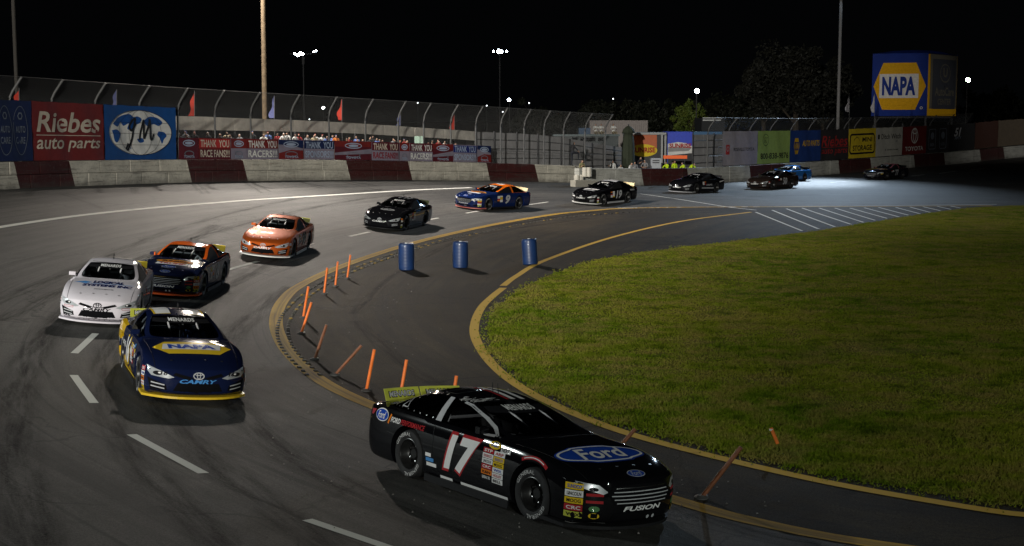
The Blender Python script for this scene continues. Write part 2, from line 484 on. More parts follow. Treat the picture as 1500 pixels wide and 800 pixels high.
for k in range(14):
    a = [(1107, 311), (1131, 308), (1152, 306), (1175, 305), (1200, 305), (1223, 305), (1245, 305), (1266, 304.5), (1287, 304), (1312, 304), (1333, 303.5), (1352, 303), (1373, 302.5), (1392, 302)][k]
    b_ = [(1175, 338.5), (1200, 336), (1223, 332.5), (1247, 329), (1265, 326), (1282, 323), (1299, 320), (1317, 318), (1331, 315.5), (1348, 313.5), (1363, 311.5), (1378, 309), (1393, 307), (1407, 305)][k]
    gline('pit_hatch', [a, b_], .11, WHITE_PAINT, 'white hatching bar beside the grass')

# ------------------------------------------------------------------ rubber marks and crumbs
def rubber_mat():
    m = bpy.data.materials.new('rubber_smear'); m.use_nodes = True
    t = NT(m); b = t.n['Principled BSDF']; tc = t.new('ShaderNodeTexCoord'); sx = t.new('ShaderNodeSeparateXYZ'); t.link(tc.outputs['UV'], sx.inputs[0])
    e = t.ramp(t.math('ABSOLUTE', t.math('SUBTRACT', sx.outputs[1], .5)), [(.15, 1), (.5, 0)])
    sv = t.new('ShaderNodeCombineXYZ'); t.link(t.math('MULTIPLY', sx.outputs[0], .25), sv.inputs[0]); t.link(t.math('MULTIPLY', sx.outputs[1], 2.5), sv.inputs[1])
    a = t.math('MULTIPLY', e, t.ramp(t.noise(sv.outputs[0], 1.4, 5, .7), [(.40, 0), (.62, .62)]))
    a = t.math('MULTIPLY', a, t.ramp(t.noise(tc.outputs['Object'], 30, 3), [(.35, .5), (.6, 1)]))
    t.link(a, b.inputs['Alpha']); b.inputs['Base Color'].default_value = (.010, .0098, .0095, 1); b.inputs['Roughness'].default_value = .8; b.inputs['Specular IOR Level'].default_value = .1
    return m
RUBBER = rubber_mat()
for k, pxs in enumerate([[(-20, 450), (110, 395), (260, 335), (430, 292), (560, 278)], [(0, 470), (130, 410), (300, 345), (480, 300), (620, 281)], [(60, 800), (20, 640), (60, 500), (180, 400), (320, 330)], [(330, 800), (190, 660), (150, 560), (190, 470), (300, 400)],
                         [(480, 800), (330, 690), (240, 600), (230, 520), (300, 440), (420, 370)], [(700, 790), (520, 720), (390, 640), (330, 560), (345, 490), (420, 420)], [(860, 320), (700, 345), (590, 395), (520, 460)], [(1200, 285), (1000, 290), (860, 312), (720, 333)],
                         [(88, 284), (112, 291), (150, 306)], [(95, 283), (122, 290)], [(192, 275), (196, 284)], [(198, 274.5), (202, 284)], [(282, 270), (296, 284)], [(290, 269), (306, 284)], [(356, 266), (384, 283)], [(366, 265.5), (396, 281)], [(430, 264), (470, 276)], [(500, 266), (560, 280)], [(560, 600), (660, 680), (800, 745)], [(520, 470), (600, 540), (720, 600)], [(870, 700), (1100, 780), (1200, 800)]]):
    w_ = [.55, .55, .9, .7, .8, .8, .5, .6][k] if k < 8 else (.28 if k < 18 else .5)
    structure(strip('rubber_smear', catmull([tuple(GP(*p).xy) for p in pxs], 8) if len(pxs) > 2 else [tuple(GP(*p).xy) for p in pxs], w_, RUBBER, .004), 'dark tyre rubber smeared along the racing line')
cb = B(); r_ = np.random.default_rng(12)
for k in range(420):
    px_, py_ = r_.uniform(380, 1150), r_.uniform(310, 790)
    g = GP(px_, py_); q = r_.uniform(.006, .022)
    cb.add([g + Vector((q, 0, .003)), g + Vector((-q * .5, q * .9, .003)), g + Vector((-q * .6, -q * .7, .003)), g + Vector((0, 0, .003 + q))], [(0, 1, 3), (1, 2, 3), (2, 0, 3)])
tag(cb.build('debris', mat('tyre_crumbs', (.16, .15, .14), .8, 0, 0, .6, 30)), 'tyre crumbs and grit scattered over the apron', 'debris', kind='stuff')
# ------------------------------------------------------------------ infield grass
edge_px = [(1175, 341), (1000, 362), (900, 376), (830, 394), (770, 420), (735, 446), (716, 470), (718, 500), (742, 535), (795, 575), (900, 618), (1005, 647), (1200, 693), (1400, 728), (1500, 741)]
EDGE = catmull([tuple(flat(*p).xy) for p in [(1480, 301), (1407, 306), (1282, 325)] + edge_px] + [(10.5, 18.2), (30, 16.9), (70, 16)], 6)
EDGE += RNG.normal(0, .05, EDGE.shape)
GRASS_POLY = np.vstack([EDGE, [(70, 80)]])
def grass_mat(name, blades=False):
    m = bpy.data.materials.new(name); m.use_nodes = True
    t = NT(m); b = t.n['Principled BSDF']; tc = t.new('ShaderNodeTexCoord'); P = tc.outputs['Object']
    big = t.noise(P, .16, 4); mid = t.noise(P, 1.1, 5, .7); fine = t.noise(P, 18, 3, .7)
    c = t.mix(t.ramp(big, [(.36, 0), (.62, 1)]), (.125, .215, .008), (.28, .31, .026))
    c = t.mix(t.math('MULTIPLY', t.ramp(mid, [(.44, 0), (.62, 1)]), .8), c, (.33, .265, .075))
    dry = t.noise(P, .42, 5, .7)
    c = t.mix(t.math('MULTIPLY', t.ramp(dry, [(.52, 0), (.66, 1)]), .55), c, (.30, .235, .085))
    c = t.mix(t.math('MULTIPLY', t.ramp(mid, [(.32, 1), (.46, 0)]), .8), c, (.045, .075, .006))
    c = t.mix(.8, c, t.ramp(fine, [(.3, .5), (.7, 1.5)]), 'MULTIPLY')
    if not blades: c = t.mix(.55, c, (.10, .09, .035))
    t.link(c, b.inputs['Base Color']); b.inputs['Roughness'].default_value = .75; b.inputs['Specular IOR Level'].default_value = .0
    if blades:
        tr = t.new('ShaderNodeBsdfTranslucent'); t.link(c, tr.inputs[0]); mx = t.new('ShaderNodeMixShader'); mx.inputs[0].default_value = .42
        t.link(b.outputs[0], mx.inputs[1]); t.link(tr.outputs[0], mx.inputs[2]); t.link(mx.outputs[0], t.n['Material Output'].inputs[0])
    return m
bm = bmesh.new()
vs = [bm.verts.new((p[0], p[1], .006)) for p in GRASS_POLY]
f = bm.faces.new(vs); bmesh.ops.triangulate(bm, faces=[f])
bmesh.ops.recalc_face_normals(bm, faces=bm.faces)
me = bpy.data.meshes.new('lawn'); bm.to_mesh(me); bm.free()
structure(link_mesh('lawn', me, grass_mat('turf')), 'soil and thatch of the infield lawn')
# blades, denser near the camera
N = 330000
u = RNG.random(N * 3)
# depth density ~ 1/d
d0, d1 = 17.0, 78.0
Dd = d0 * (d1 / d0) ** u
px_ = RNG.uniform(640, 1560, N * 3)
Xx = (px_ - 750) / FPX * Dd
PP = np.stack([Xx, Dd], 1)
PJ = PP + RNG.normal(0, .17, PP.shape)
PP = PP[inside(PJ, GRASS_POLY)][:N]
def vnoise(P, s, seed):
    r = np.random.default_rng(seed); G = r.random((64, 64)); q = P * s; i = np.floor(q).astype(int); fr = q - i; fr = fr * fr * (3 - 2 * fr)
    g = lambda a, b: G[a % 64, b % 64]
    return (g(i[:, 0], i[:, 1]) * (1 - fr[:, 0]) + g(i[:, 0] + 1, i[:, 1]) * fr[:, 0]) * (1 - fr[:, 1]) + (g(i[:, 0], i[:, 1] + 1) * (1 - fr[:, 0]) + g(i[:, 0] + 1, i[:, 1] + 1) * fr[:, 0]) * fr[:, 1]
keep = RNG.random(len(PP)) < .18 + 1.15 * vnoise(PP, .9, 3) * (.4 + vnoise(PP, 3.1, 5))
PP = PP[keep]; n = len(PP)
hh = (.022 + .05 * vnoise(PP, .7, 9) + .03 * RNG.random(n)) * np.clip(1.15 - PP[:, 1] / 75, .35, 1)
ww = .006 + .00055 * PP[:, 1]
aa = RNG.uniform(0, 2 * PI, n); ln = RNG.normal(0, .6, (n, 2)) * hh[:, None]
bx, by = np.cos(aa) * ww, np.sin(aa) * ww
V = np.zeros((n, 3, 3))
V[:, 0] = np.stack([PP[:, 0] - bx, PP[:, 1] - by, np.full(n, .004)], 1); V[:, 1] = np.stack([PP[:, 0] + bx, PP[:, 1] + by, np.full(n, .004)], 1)
V[:, 2] = np.stack([PP[:, 0] + ln[:, 0], PP[:, 1] + ln[:, 1], hh], 1)
me = bpy.data.meshes.new('grass'); me.vertices.add(n * 3); me.vertices.foreach_set('co', V.astype('f4').ravel())
me.loops.add(n * 3); me.loops.foreach_set('vertex_index', np.arange(n * 3, dtype='i4')); me.polygons.add(n); me.polygons.foreach_set('loop_start', np.arange(0, n * 3, 3, dtype='i4'))
me.update()
tag(link_mesh('grass', me, grass_mat('grass_blades', True)), 'short patchy green grass of the infield', 'grass', kind='stuff')
# ------------------------------------------------------------------ the outer walls, fence and banners
class Path:
    """a plan path with arc length; normal points to the track side"""
    def __init__(s, pts, n=8):
        s.P = catmull(pts, n)[:, :2]
        s.s = np.concatenate([[0], np.cumsum(np.linalg.norm(np.diff(s.P, axis=0), axis=1))]); s.L = s.s[-1]
        s.zk = np.array([gz(*p) for p in s.P])
    def xy(s, u): return np.interp(u, s.s, s.P[:, 0]), np.interp(u, s.s, s.P[:, 1])
    def z(s, u): return float(np.interp(u, s.s, s.zk))
    def frame(s, u):
        a = s.xy(max(u - .4, 0)); b = s.xy(min(u + .4, s.L)); d = np.array([b[0] - a[0], b[1] - a[1]]); d /= np.linalg.norm(d)
        return d, np.array([d[1], -d[0]])
    def pt(s, u, v, off=0.):
        x, y = s.xy(u); d, n = s.frame(u)
        return Vector((x + n[0] * off, y + n[1] * off, s.z(u) + v))
    def at_px(s, px, v=0., off=0.):
        lo, hi = 0, s.L
        for _ in range(40):
            m = (lo + hi) / 2
            if project(s.pt(m, v, off))[0] < px: lo = m
            else: hi = m
        return lo
WL = Path([p[:2] for p in LEFT_WALL])
WLF = Path([p[:2] for p in LEFT_WALL] + [(8.6, 101.0), (13, 105.6)])
WR = Path([(4.55, 92.6), (8.3, 96.2), (12.5, 100.2), (17.3, 106.6), (27.2, 119.6), (38.2, 131.2), (44.7, 136.8), (53.3, 142), (64, 147)])
H = 1.2
def wall_mat(name, white, red, bands, k=.30):
    """concrete painted in slanting bands, read from the block's own arc length (U) and height (V)"""
    m = bpy.data.materials.new(name); m.use_nodes = True
    t = NT(m); b = t.n['Principled BSDF']; tc = t.new('ShaderNodeTexCoord'); P = tc.outputs['Object']
    sx = t.new('ShaderNodeSeparateXYZ'); t.link(tc.outputs['UV'], sx.inputs[0])
    u = t.math('MULTIPLY_ADD', sx.outputs[1], k, sx.outputs[0])
    fac = None
    for a, e in bands:
        c = t.math('COMPARE', u, (a + e) / 2, (e - a) / 2)
        fac = c if fac is None else t.math('ADD', fac, c)
    c = t.mix(fac, white, red)
    f = t.noise(P, 1.2, 5, .65); g = t.noise(P, 9, 5, .7)
    c = t.mix(.9, c, t.ramp(f, [(.3, .68), (.7, 1.12)]), 'MULTIPLY')
    c = t.mix(t.math('MULTIPLY', t.ramp(g, [(.55, 0), (.68, 1)]), .55), c, (.10, .09, .08))
    low = t.math('MULTIPLY', t.ramp(t.math('MULTIPLY_ADD', t.noise(P, 2.2, 5, .7), .8, sx.outputs[1]), [(.35, 1), (.75, 0)]), .6)
    c = t.mix(low, c, (.055, .05, .045))
    st = t.new('ShaderNodeCombineXYZ'); t.link(t.math('MULTIPLY', sx.outputs[0], .25), st.inputs[0]); t.link(t.math('MULTIPLY', sx.outputs[1], 4), st.inputs[1])
    sc = t.math('MULTIPLY', t.ramp(t.noise(st.outputs[0], 2.0, 5, .7), [(.52, 0), (.66, 1)]), .6)
    c = t.mix(sc, c, (.05, .045, .04))
    t.link(c, b.inputs['Base Color']); b.inputs['Roughness'].default_value = .8; b.inputs['Specular IOR Level'].default_value = .25
    bp = t.new('ShaderNodeBump'); bp.inputs['Strength'].default_value = .3; bp.inputs['Distance'].default_value = .03
    t.link(g, bp.inputs['Height']); t.link(bp.outputs[0], b.inputs['Normal'])
    return m
def wall_block(path, u0, u1, v0, v1, th, m, parent, jit=0.0, bev=.025):
    off = random.uniform(-jit, jit)
    prof = [(0, v0 + bev), (-bev, v0), (-th + bev, v0), (-th, v0 + bev), (-th, v1 - bev), (-th + bev, v1), (-bev, v1), (0, v1 - bev)]
    V = []; UV = []
    for u in (u0, u0 + bev, u1 - bev, u1):
        inset = bev * .7 if u in (u0, u1) else 0
        for o, v in prof:
            oo = o - inset if o > -th / 2 else o + inset
            V.append(path.pt(u, v, oo + off)); UV.append((u, v))
    F = []
    for i in range(3):
        for k in range(8):
            a = i * 8 + k; c = i * 8 + (k + 1) % 8; F.append((a, a + 8, c + 8, c))
    F += [tuple(range(8)), tuple(range(24, 32))[::-1]]
    o = mesh('concrete_block', V, F, m, parent)
    uv = o.data.uv_layers.new(name='UVMap')
    for lp in o.data.loops: uv.data[lp.index].uv = UV[lp.vertex_index]
    return o
def bands_px(path, pairs, v=0.): return [(path.at_px(a, v), path.at_px(b, v)) for a, b in pairs]
WHITE_C, RED_C = (.54, .51, .435), (.052, .010, .010)
mL = wall_mat('painted_concrete', WHITE_C, RED_C, bands_px(WL, [(29.5, 110), (281, 363), (514, 604), (718, 789)]))
mR = wall_mat('painted_concrete', (.48, .48, .44), RED_C, bands_px(WR, [(943, 1010), (1100, 1152), (1230, 1277), (1340, 1384), (1437, 1472)]), .25)
wl = empty('concrete_wall', 'long white and maroon block wall round the outside of the turn', 'wall', WL.pt(WL.L / 2, 0)); wl.location = (0, 0, 0)
BL = 2.05
for row in (0, 1):
    u = 0.0 if row else -.9
    while u < WL.L:
        ln = BL * random.choice([.62, 1, 1, 1.12])
        a, b = max(u, 0), min(u + ln, WL.L)
        if b - a > .3: wall_block(WL, a, b - .018, row * .6 - (.15 if not row else -.012), (row + 1) * .6, .5, mL, wl, .012)
        u += ln
wr = empty('concrete_wall', 'white and maroon concrete wall along the back straight below the advertising banners', 'wall')
u = 0.0
while u < WR.L:
    ln = 3.66
    wall_block(WR, u, min(u + ln, WR.L) - .02, -.2, H, .45, mR, wr, .015)
    u += ln
# low rubber foot blocks and barrels at the gap between the two walls
def barrel(r, h, m, name, label, cat, loc, group=None, ribs=3, cap=None, tilt=(0, 0, 0)):
    b = B(); prof = [(r * .9, 0), (r * .97, .03)]
    n = 24
    for k in range(1, n):
        z = h * k / n; rr = r * (1 + .009 * math.cos(2 * PI * k / n * (ribs + 1)) - .05 * abs(2 * k / n - 1) ** 6)
        prof.append((rr, z))
    prof += [(r * .93, h - .02), (r * .88, h), (r * .82, h - .012), (.001, h - .012)]
    b.lathe(prof, 20)
    o = b.build(name, m); o.location = loc; o.rotation_euler = tilt
    if cap:
        c = B().lathe([(r * .2, h - .012), (r * .2, h + .02), (.001, h + .02)], 10); c.add([], []); c.build('bung', cap, o)
    return tag(o, label, cat, group)
WHITE_PL = mat('white_plastic', (.55, .52, .45), .5)
gp = ground_at(845, 273)
for i, (px, py, h, lab) in enumerate([(845, 272.5, .9, 'white plastic drum leftmost of the four at the wall opening'), (850.5, 272.5, .9, 'white plastic drum second from the left at the wall opening')]):
    p = ground_at(px, py); barrel(.2, .75, WHITE_PL, 'plastic_drum', lab, 'drum', p, 'white drums at the wall opening')
for i, (px, lab) in enumerate([(857.0, 'white plastic drum standing on the low end of the wall nearest the marshal'), (862.5, 'white plastic drum standing on the wall end farther from the marshal')]):
    p = at(px, 259, 92.2); barrel(.2, .62, WHITE_PL, 'plastic_drum', lab, 'drum', p, 'white drums at the wall opening')
# the end of the back wall stands on a low footing
fb = B(); p0 = at(843, 263, 91.7)
foot = []
for a, b_, hgt in [(843, 905, .45)]:
    q0, q1 = ground_at(a, 274), ground_at(b_, 274)
    d = (q1 - q0).normalized(); nrm = Vector((d.y, -d.x, 0))
    V = [q0 - Vector((0, 0, .1)), q1 - Vector((0, 0, .1)), q1 - nrm * .5 - Vector((0, 0, .1)), q0 - nrm * .5 - Vector((0, 0, .1))]
    V += [v + Vector((0, 0, hgt + .1)) for v in V]
    fb.add(V, [(0, 1, 5, 4), (1, 2, 6, 5), (2, 3, 7, 6), (3, 0, 4, 7), (4, 5, 6, 7), (3, 2, 1, 0)])
tag(fb.build('concrete_footing', mat('bare_concrete', (.36, .34, .29), .85, bump=.3)), 'low bare concrete footing before the end of the back straight wall', 'footing')

# ---- catch fence
STEEL = mat('galvanised_steel', (.11, .11, .11), .6, .3)
DARKSTEEL = mat('dark_steel', (.06, .06, .064), .7, .0, spec=.15)
def mesh_mat(name, alpha, col):
    m = bpy.data.materials.new(name); m.use_nodes = True
    t = NT(m); b = t.n['Principled BSDF']; tc = t.new('ShaderNodeTexCoord')
    sx = t.new('ShaderNodeSeparateXYZ'); t.link(tc.outputs['UV'], sx.inputs[0])
    def wires(op):
        q = t.math('MULTIPLY', t.math(op, sx.outputs[0], sx.outputs[1]), 14.0)
        return t.math('LESS_THAN', t.math('FRACT', q), alpha)
    a = t.math('MAXIMUM', wires('ADD'), wires('SUBTRACT'))
    t.link(a, b.inputs['Alpha']); b.inputs['Base Color'].default_value = col + (1,); b.inputs['Metallic'].default_value = .3; b.inputs['Roughness'].default_value = .5
    return m
WIRE = mesh_mat('chain_link', .09, (.30, .30, .30))
def fence(path, us, name, label, hv=4.15, top=4.95, lean=.75, rails=(2.05,), wire=WIRE, post=STEEL, off=-.28, r=.055, mid_cable=True, white_caps=False):
    root = empty(name, label, 'fence')
    for u in us:
        P0 = path.pt(u, H - .5, off)
        pts = [P0, path.pt(u, hv - .5, off), path.pt(u, hv - .1, off + .07), path.pt(u, hv + .2, off + .25), path.pt(u, top, off + lean)]
        B().tube(pts, r, 8).build('post', post, root)
        if white_caps:
            B().lathe([(.09, -.1), (.09, .1)], 8, Matrix.Translation(path.pt(u, top, off + lean))).build('post_cap', mat('post_cap', (.7, .7, .68), .4), root)
    n = max(4, int((us[-1] - us[0]) / 1.0))
    q = np.linspace(us[0], us[-1], n)
    for v, o, rr in [(top, off + lean, .012)] + [(v, off, .02) for v in rails]:
        B().tube([path.pt(u, v, o) for u in q], rr, 5).build('cable', post, root)
    prof = [(H, off), (2.4, off), (hv - .3, off), (hv, off + .1), (hv + .3, off + .3), (top, off + lean)]
    V = []; UV = []
    for u in q:
        acc = 0; last = None
        for v, o in prof:
            V.append(path.pt(u, v, o)); acc += 0 if last is None else math.hypot(v - last[0], o - last[1]); last = (v, o); UV.append((u, acc))
    k = len(prof)
    F = [(i * k + j, (i + 1) * k + j, (i + 1) * k + j + 1, i * k + j + 1) for i in range(n - 1) for j in range(k - 1)]
    o = mesh('wire_mesh', V, F, wire, root)
    uv = o.data.uv_layers.new(name='UVMap')
    for lp in o.data.loops: uv.data[lp.index].uv = UV[lp.vertex_index]
    return root
def post_us(path, tops, top=4.95, off=-.28, lean=.75): return [path.at_px(x, top, off + lean) for x in tops]
left_tops = [31.5, 92, 155, 219, 275, 328.5, 380.5, 439, 494, 547, 595, 632, 671.5, 708, 744, 778, 807, 836]
usL = [max(.3, WL.at_px(31.5, 4.95, .47) - 6.4)] + post_us(WL, left_tops)
usL = [max(.3, WLF.at_px(31.5, 4.95, .47) - 6.4)] + post_us(WLF, left_tops + [868, 898])
fence(WLF, usL, 'catch_fence', 'tall wire catch fence with curved posts above the turn wall')
right_tops = [1050, 1080, 1110, 1140, 1170, 1196, 1222, 1247, 1262, 1289, 1317, 1344, 1372, 1398, 1425]
usR = post_us(WR, [x + 0 for x in right_tops])
fence(WR, usR, 'catch_fence', 'dark wire catch fence with curved posts behind the back straight banners', white_caps=False, post=STEEL)

# ---- banners
def cloth(name, col, rough=.6, var=.10):
    m = mat(name, col, rough, 0, 0, var, 3.0, .12)
    return m
def surf_map(path, u0, off, ripple=.0, seed=0):
    ph = seed * 1.7
    def f(u, v, lift=0.):
        rp = ripple * (math.sin(u * 2.3 + ph + v * .8) + .6 * math.sin(u * 5.1 + v * 2.2 + ph * 2) + .4 * math.sin(v * 6 + u + ph))
        return path.pt(u0 + u, v, off + rp + lift)
    return f
def banner(path, pa, pb, v0, v1, m, label, off=-.14, ripple=.022, cat='banner', name='banner', seed=0, group=None, v1b=None):
    """a printed sheet that follows the fence between two pixel columns; returns it with a function that prints on it"""
    u0, u1 = path.at_px(pa, (v0 + v1) / 2, off), path.at_px(pb, (v0 + v1) / 2, off)
    W, Hh = u1 - u0 - .03, v1 - v0
    f = surf_map(path, u0, off, ripple, seed)
    nu, nv = max(4, int(W / .35)), max(3, int(Hh / .35))
    V = []
    for lay in (0, -.012):
        for i in range(nu + 1):
            for j in range(nv + 1):
                sag = .03 * math.sin(PI * ((W * i / nu) / 1.4 % 1)) if j == nv else 0
                V.append(f(W * i / nu, v0 + Hh * j / nv - sag, lay))
    k = nv + 1; N0 = (nu + 1) * k
    F = [(i * k + j, (i + 1) * k + j, (i + 1) * k + j + 1, i * k + j + 1) for i in range(nu) for j in range(nv)]
    F += [tuple(a + N0 for a in q)[::-1] for q in F]
    o = mesh(name, V, F, m, None, True)
    tag(o, label, cat, group)
    def put(nm, sh, mm, cx, cy, lift=.012, st=.35):
        """sh in metres about (cx, cy), which are fractions of the sheet"""
        v2, F2 = cut2d(sh, st)
        VV = [f(cx * W + p[0], v0 + cy * Hh + p[1], lift) for p in v2]
        return mesh(nm, VV, F2, mm, o)
    put.W, put.H = W, Hh
    return o, put
C_ = lambda n, c, r=.6: cloth(n, c, r)
NAVY = C_('navy_vinyl', (.010, .018, .065)); REDV = C_('red_vinyl', (.15, .018, .017)); BLUEV = C_('blue_vinyl', (.010, .062, .22))
CREAM = C_('cream_print', (.50, .44, .36)); WHITEV = C_('white_print', (.62, .62, .60)); BLACKP = C_('black_print', (.012, .012, .014)); YELV = C_('yellow_vinyl', (.62, .46, .03))
GREYV = C_('grey_vinyl', (.30, .28, .31)); LIMEV = C_('lime_vinyl', (.26, .36, .10)); DARKV = C_('charcoal_vinyl', (.035, .032, .035)); OFFW = C_('pale_vinyl', (.45, .44, .40))
REDP = C_('red_print', (.34, .03, .03)); DIMP = C_('dim_print', (.14, .16, .20)); NAVYP = C_('navy_print', (.015, .025, .14)); GOLDP = C_('gold_print', (.55, .33, .02)); PALEB = C_('pale_blue_print', (.30, .36, .48))
def napa_hex(put, w, h, cx, cy, mm_hex, mm_in, mm_t, txt='NAPA', lift=.012):
    hexa = poly2d([(-w / 2, 0), (-w * .27, -h / 2), (w * .27, -h / 2), (w / 2, 0), (w * .27, h / 2), (-w * .27, h / 2)])
    put('emblem', hexa, mm_hex, cx, cy, lift)
    put('emblem_band', rect(w * .72, h * .52), mm_in, cx, cy, lift + .008)
    put('lettering', T(txt, w * .62, h * .40, .03), mm_t, cx, cy, lift + .016)
TOPV = 3.95
o, put = banner(WL, -40, 47.5, H + .03, TOPV, NAVY, 'dark navy banner with two tall emblem columns at the fence end', seed=1)
for cx in (.80, .53):
    wv = .95 / put.W
    put('emblem_frame', ring(.95, 2.2, .03, n=4 * 8), DIMP, cx, .5)
    put('emblem', ring(.34, .36, .06, n=6), DIMP, cx, .74)
    put('lettering', T('AUTO', .62, .30), DIMP, cx, .52); put('lettering', T('CARE', .62, .30), DIMP, cx, .34)
o, put = banner(WL, 47.5, 153, H + .03, TOPV, REDV, 'large red banner with cream two line auto parts lettering', seed=2)
put('lettering', T('Riebes', put.W * .90, .95, .018, .22), CREAM, .50, .655)
put('underline', rect(put.W * .90, .035), CREAM, .50, .43)
put('lettering', T('auto', put.W * .38, .52, .012, .22), CREAM, .24, .29); put('lettering', T('parts', put.W * .46, .62, .012, .22), CREAM, .71, .26)
o, put = banner(WL, 153, 258, H + .03, TOPV, BLUEV, 'large blue banner with a white globe and black script initials', seed=3)
gw, gh = put.W * .88, put.H * .84
put('globe', ell(gw, gh, n=40), WHITEV, .5, .5)
GLB = C_('globe_blue_print', (.010, .065, .25))
def blob(pts): return catmull(pts + [pts[0]], 4)[:, :2]
lands = [[(-.44, .18), (-.36, .30), (-.26, .38), (-.16, .40), (-.10, .34), (-.04, .36), (.02, .30), (-.02, .20), (-.10, .16), (-.14, .06), (-.20, .08), (-.18, .20), (-.26, .14), (-.30, .22), (-.36, .12)],
         [(-.46, .04), (-.38, .06), (-.32, -.02), (-.34, -.12), (-.38, -.22), (-.42, -.18), (-.44, -.06)],
         [(.06, .28), (.16, .36), (.28, .34), (.36, .24), (.30, .16), (.22, .20), (.14, .14), (.08, .18)],
         [(.30, .04), (.38, .02), (.42, -.06), (.38, -.14), (.35, -.24), (.32, -.12), (.28, -.04)], [(-.06, -.14), (.03, -.12), (.05, -.20), (-.02, -.22)]]
for L in lands: put('continent', poly2d(blob([(a * gw, b * gh) for a, b in L])), GLB, .5, .5, .020)
for q in (.18, .34): put('meridian', ring(gw * 2 * q, gh, .018, n=36), BLACKP, .5, .5, .026)
put('meridian', ring(gw, gh, .03, n=40), BLACKP, .5, .5, .026)
for yy in (-.27, -.02, .22):
    ww = gw * math.sqrt(max(0, 1 - (2 * yy) ** 2)); put('parallel', rect(ww, .016), BLACKP, .5, .5 + yy * gh / put.H, .028)
J_ = catmull([(-.85, -.50), (-.98, -.70), (-.84, -.74), (-.62, -.30), (-.42, .34), (-.36, .54), (-.56, .46), (-.76, .22), (-.62, .04), (-.30, .34)], 6); M_ = catmull([(-.10, -.36), (.04, .08), (.20, .48), (.22, .0), (.24, -.28), (.48, .14), (.70, .52), (.68, .05), (.68, -.30), (.82, -.30), (.96, -.10)], 6)
for st_ in (J_, M_): put('lettering', line2d([(p[0] * 1.1, p[1] * 1.2) for p in st_], .12), BLACKP, .5, .52, .036, .6)


# thank-you banners, one strip after another
REDT, BLUET = C_('dull_red_print', (.20, .02, .03)), C_('dull_blue_print', (.025, .03, .13))
strips = [(262, 291, 'maroon', None), (291, 338, 'red', ('THANK  YOU', 'RACE FANS!!!', CREAM, CREAM)), (338, 362, 'grey', None), (362, 408, 'grey', ('THANK  YOU', 'RACERS!!!', WHITEV, WHITEV)), (408, 445, 'sweep', None),
          (445, 490, 'navy', ('THANK  YOU', 'SPONSORS!!!', PALEB, PALEB)), (490, 545, 'red2', None), (545, 585, 'mix', ('THANK  YOU', 'RACE FANS!!!', CREAM, REDT)), (585, 600, 'grey', None), (600, 634, 'mix', ('THANK  YOU', 'RACERS!!!', WHITEV, WHITEV)),
          (634, 664, 'red2', None), (664, 699, 'grey2', ('THANK  YOU', 'SPONSORS!!!', PALEB, PALEB)), (699, 720, 'sweep', None)]
MARO, LAV = C_('maroon_vinyl', (.085, .014, .022)), C_('lavender_vinyl', (.20, .18, .23))
where = ['beside the blue globe banner', 'left end of the row, cream on red', 'with an oval badge and dark frame', 'white racers lettering nearer the light pole', 'with a pale sweep beside the pole', 'blue sponsors lettering nearer the light pole',
         'red and dark with two small badges', 'cream fans lettering in the right half of the row', 'narrow and grey with one badge', 'white racers lettering in the right half of the row', 'red with white streaks', 'blue sponsors lettering at the right end', 'striped end piece before the grey panels']
for i, (a, b_, kind, txt) in enumerate(strips):
    base = {'maroon': MARO, 'red': REDV, 'grey': LAV, 'sweep': LAV, 'navy': LAV, 'red2': MARO, 'mix': LAV, 'grey2': LAV}[kind]
    o, put = banner(WL, a, b_, H + .03, H + 1.18, base, 'thank you banner strip, ' + where[i], off=-.12, ripple=.02, seed=10 + i, group='thank you banners along the turn wall')
    W, Hh = put.W, put.H
    if kind in ('red', 'mix', 'grey'): put('colour_band', rect(W * .99, Hh * .46), REDV if kind != 'mix' else MARO, .5, .76)
    if kind == 'red': put('colour_band', rect(W * .99, Hh * .44), MARO, .5, .24)
    if kind == 'navy': put('colour_band', rect(W * .99, Hh * .42), NAVY, .5, .76)
    if kind == 'sweep':
        put('colour_band', poly2d([(-W / 2, -Hh / 2 + .02), (W / 2, -Hh / 2 + .02), (W / 2, -.05), (0, -.02), (-W / 2, -.22)]), REDV, .5, .5); put('colour_band', poly2d([(-W / 2, .28), (0, .22), (W / 2, .06), (W / 2, .54), (-W / 2, .54)]), NAVY, .5, .5)
    if kind == 'red2': put('colour_band', poly2d([(-W / 2, -.16), (W / 2, .12), (W / 2, -.18), (-W / 2, -.30)]), LAV, .5, .5); put('colour_band', rect(W, Hh * .3), REDV, .5, .84)
    if kind == 'grey2': put('colour_band', rect(W * .99, Hh * .40), NAVYP, .5, .74)
    if txt:
        if kind == 'red': put('colour_band', rect(W * .96, Hh * .40), REDP, .5, .75, .018)
        put('lettering', T(txt[0], W * .90, .40, .02), txt[2], .5, .74, .024); put('lettering', T(txt[1], W * .92, .40, .02), txt[3], .5, .27, .024)
    else:
        put('badge', ring(min(W * .62, 1.4), .36, .06), PALEB, .5, .75, .022); put('badge', ell(min(W * .4, .8), .16), WHITEV if i % 2 else PALEB, .5, .75, .022)
        put('badge', ring(min(W * .5, 1.1), .34, .05), DIMP, .5, .26, .022); put('lettering', T('TOYOTA', min(W * .55, 1.2), .14), PALEB, .5, .12, .026)
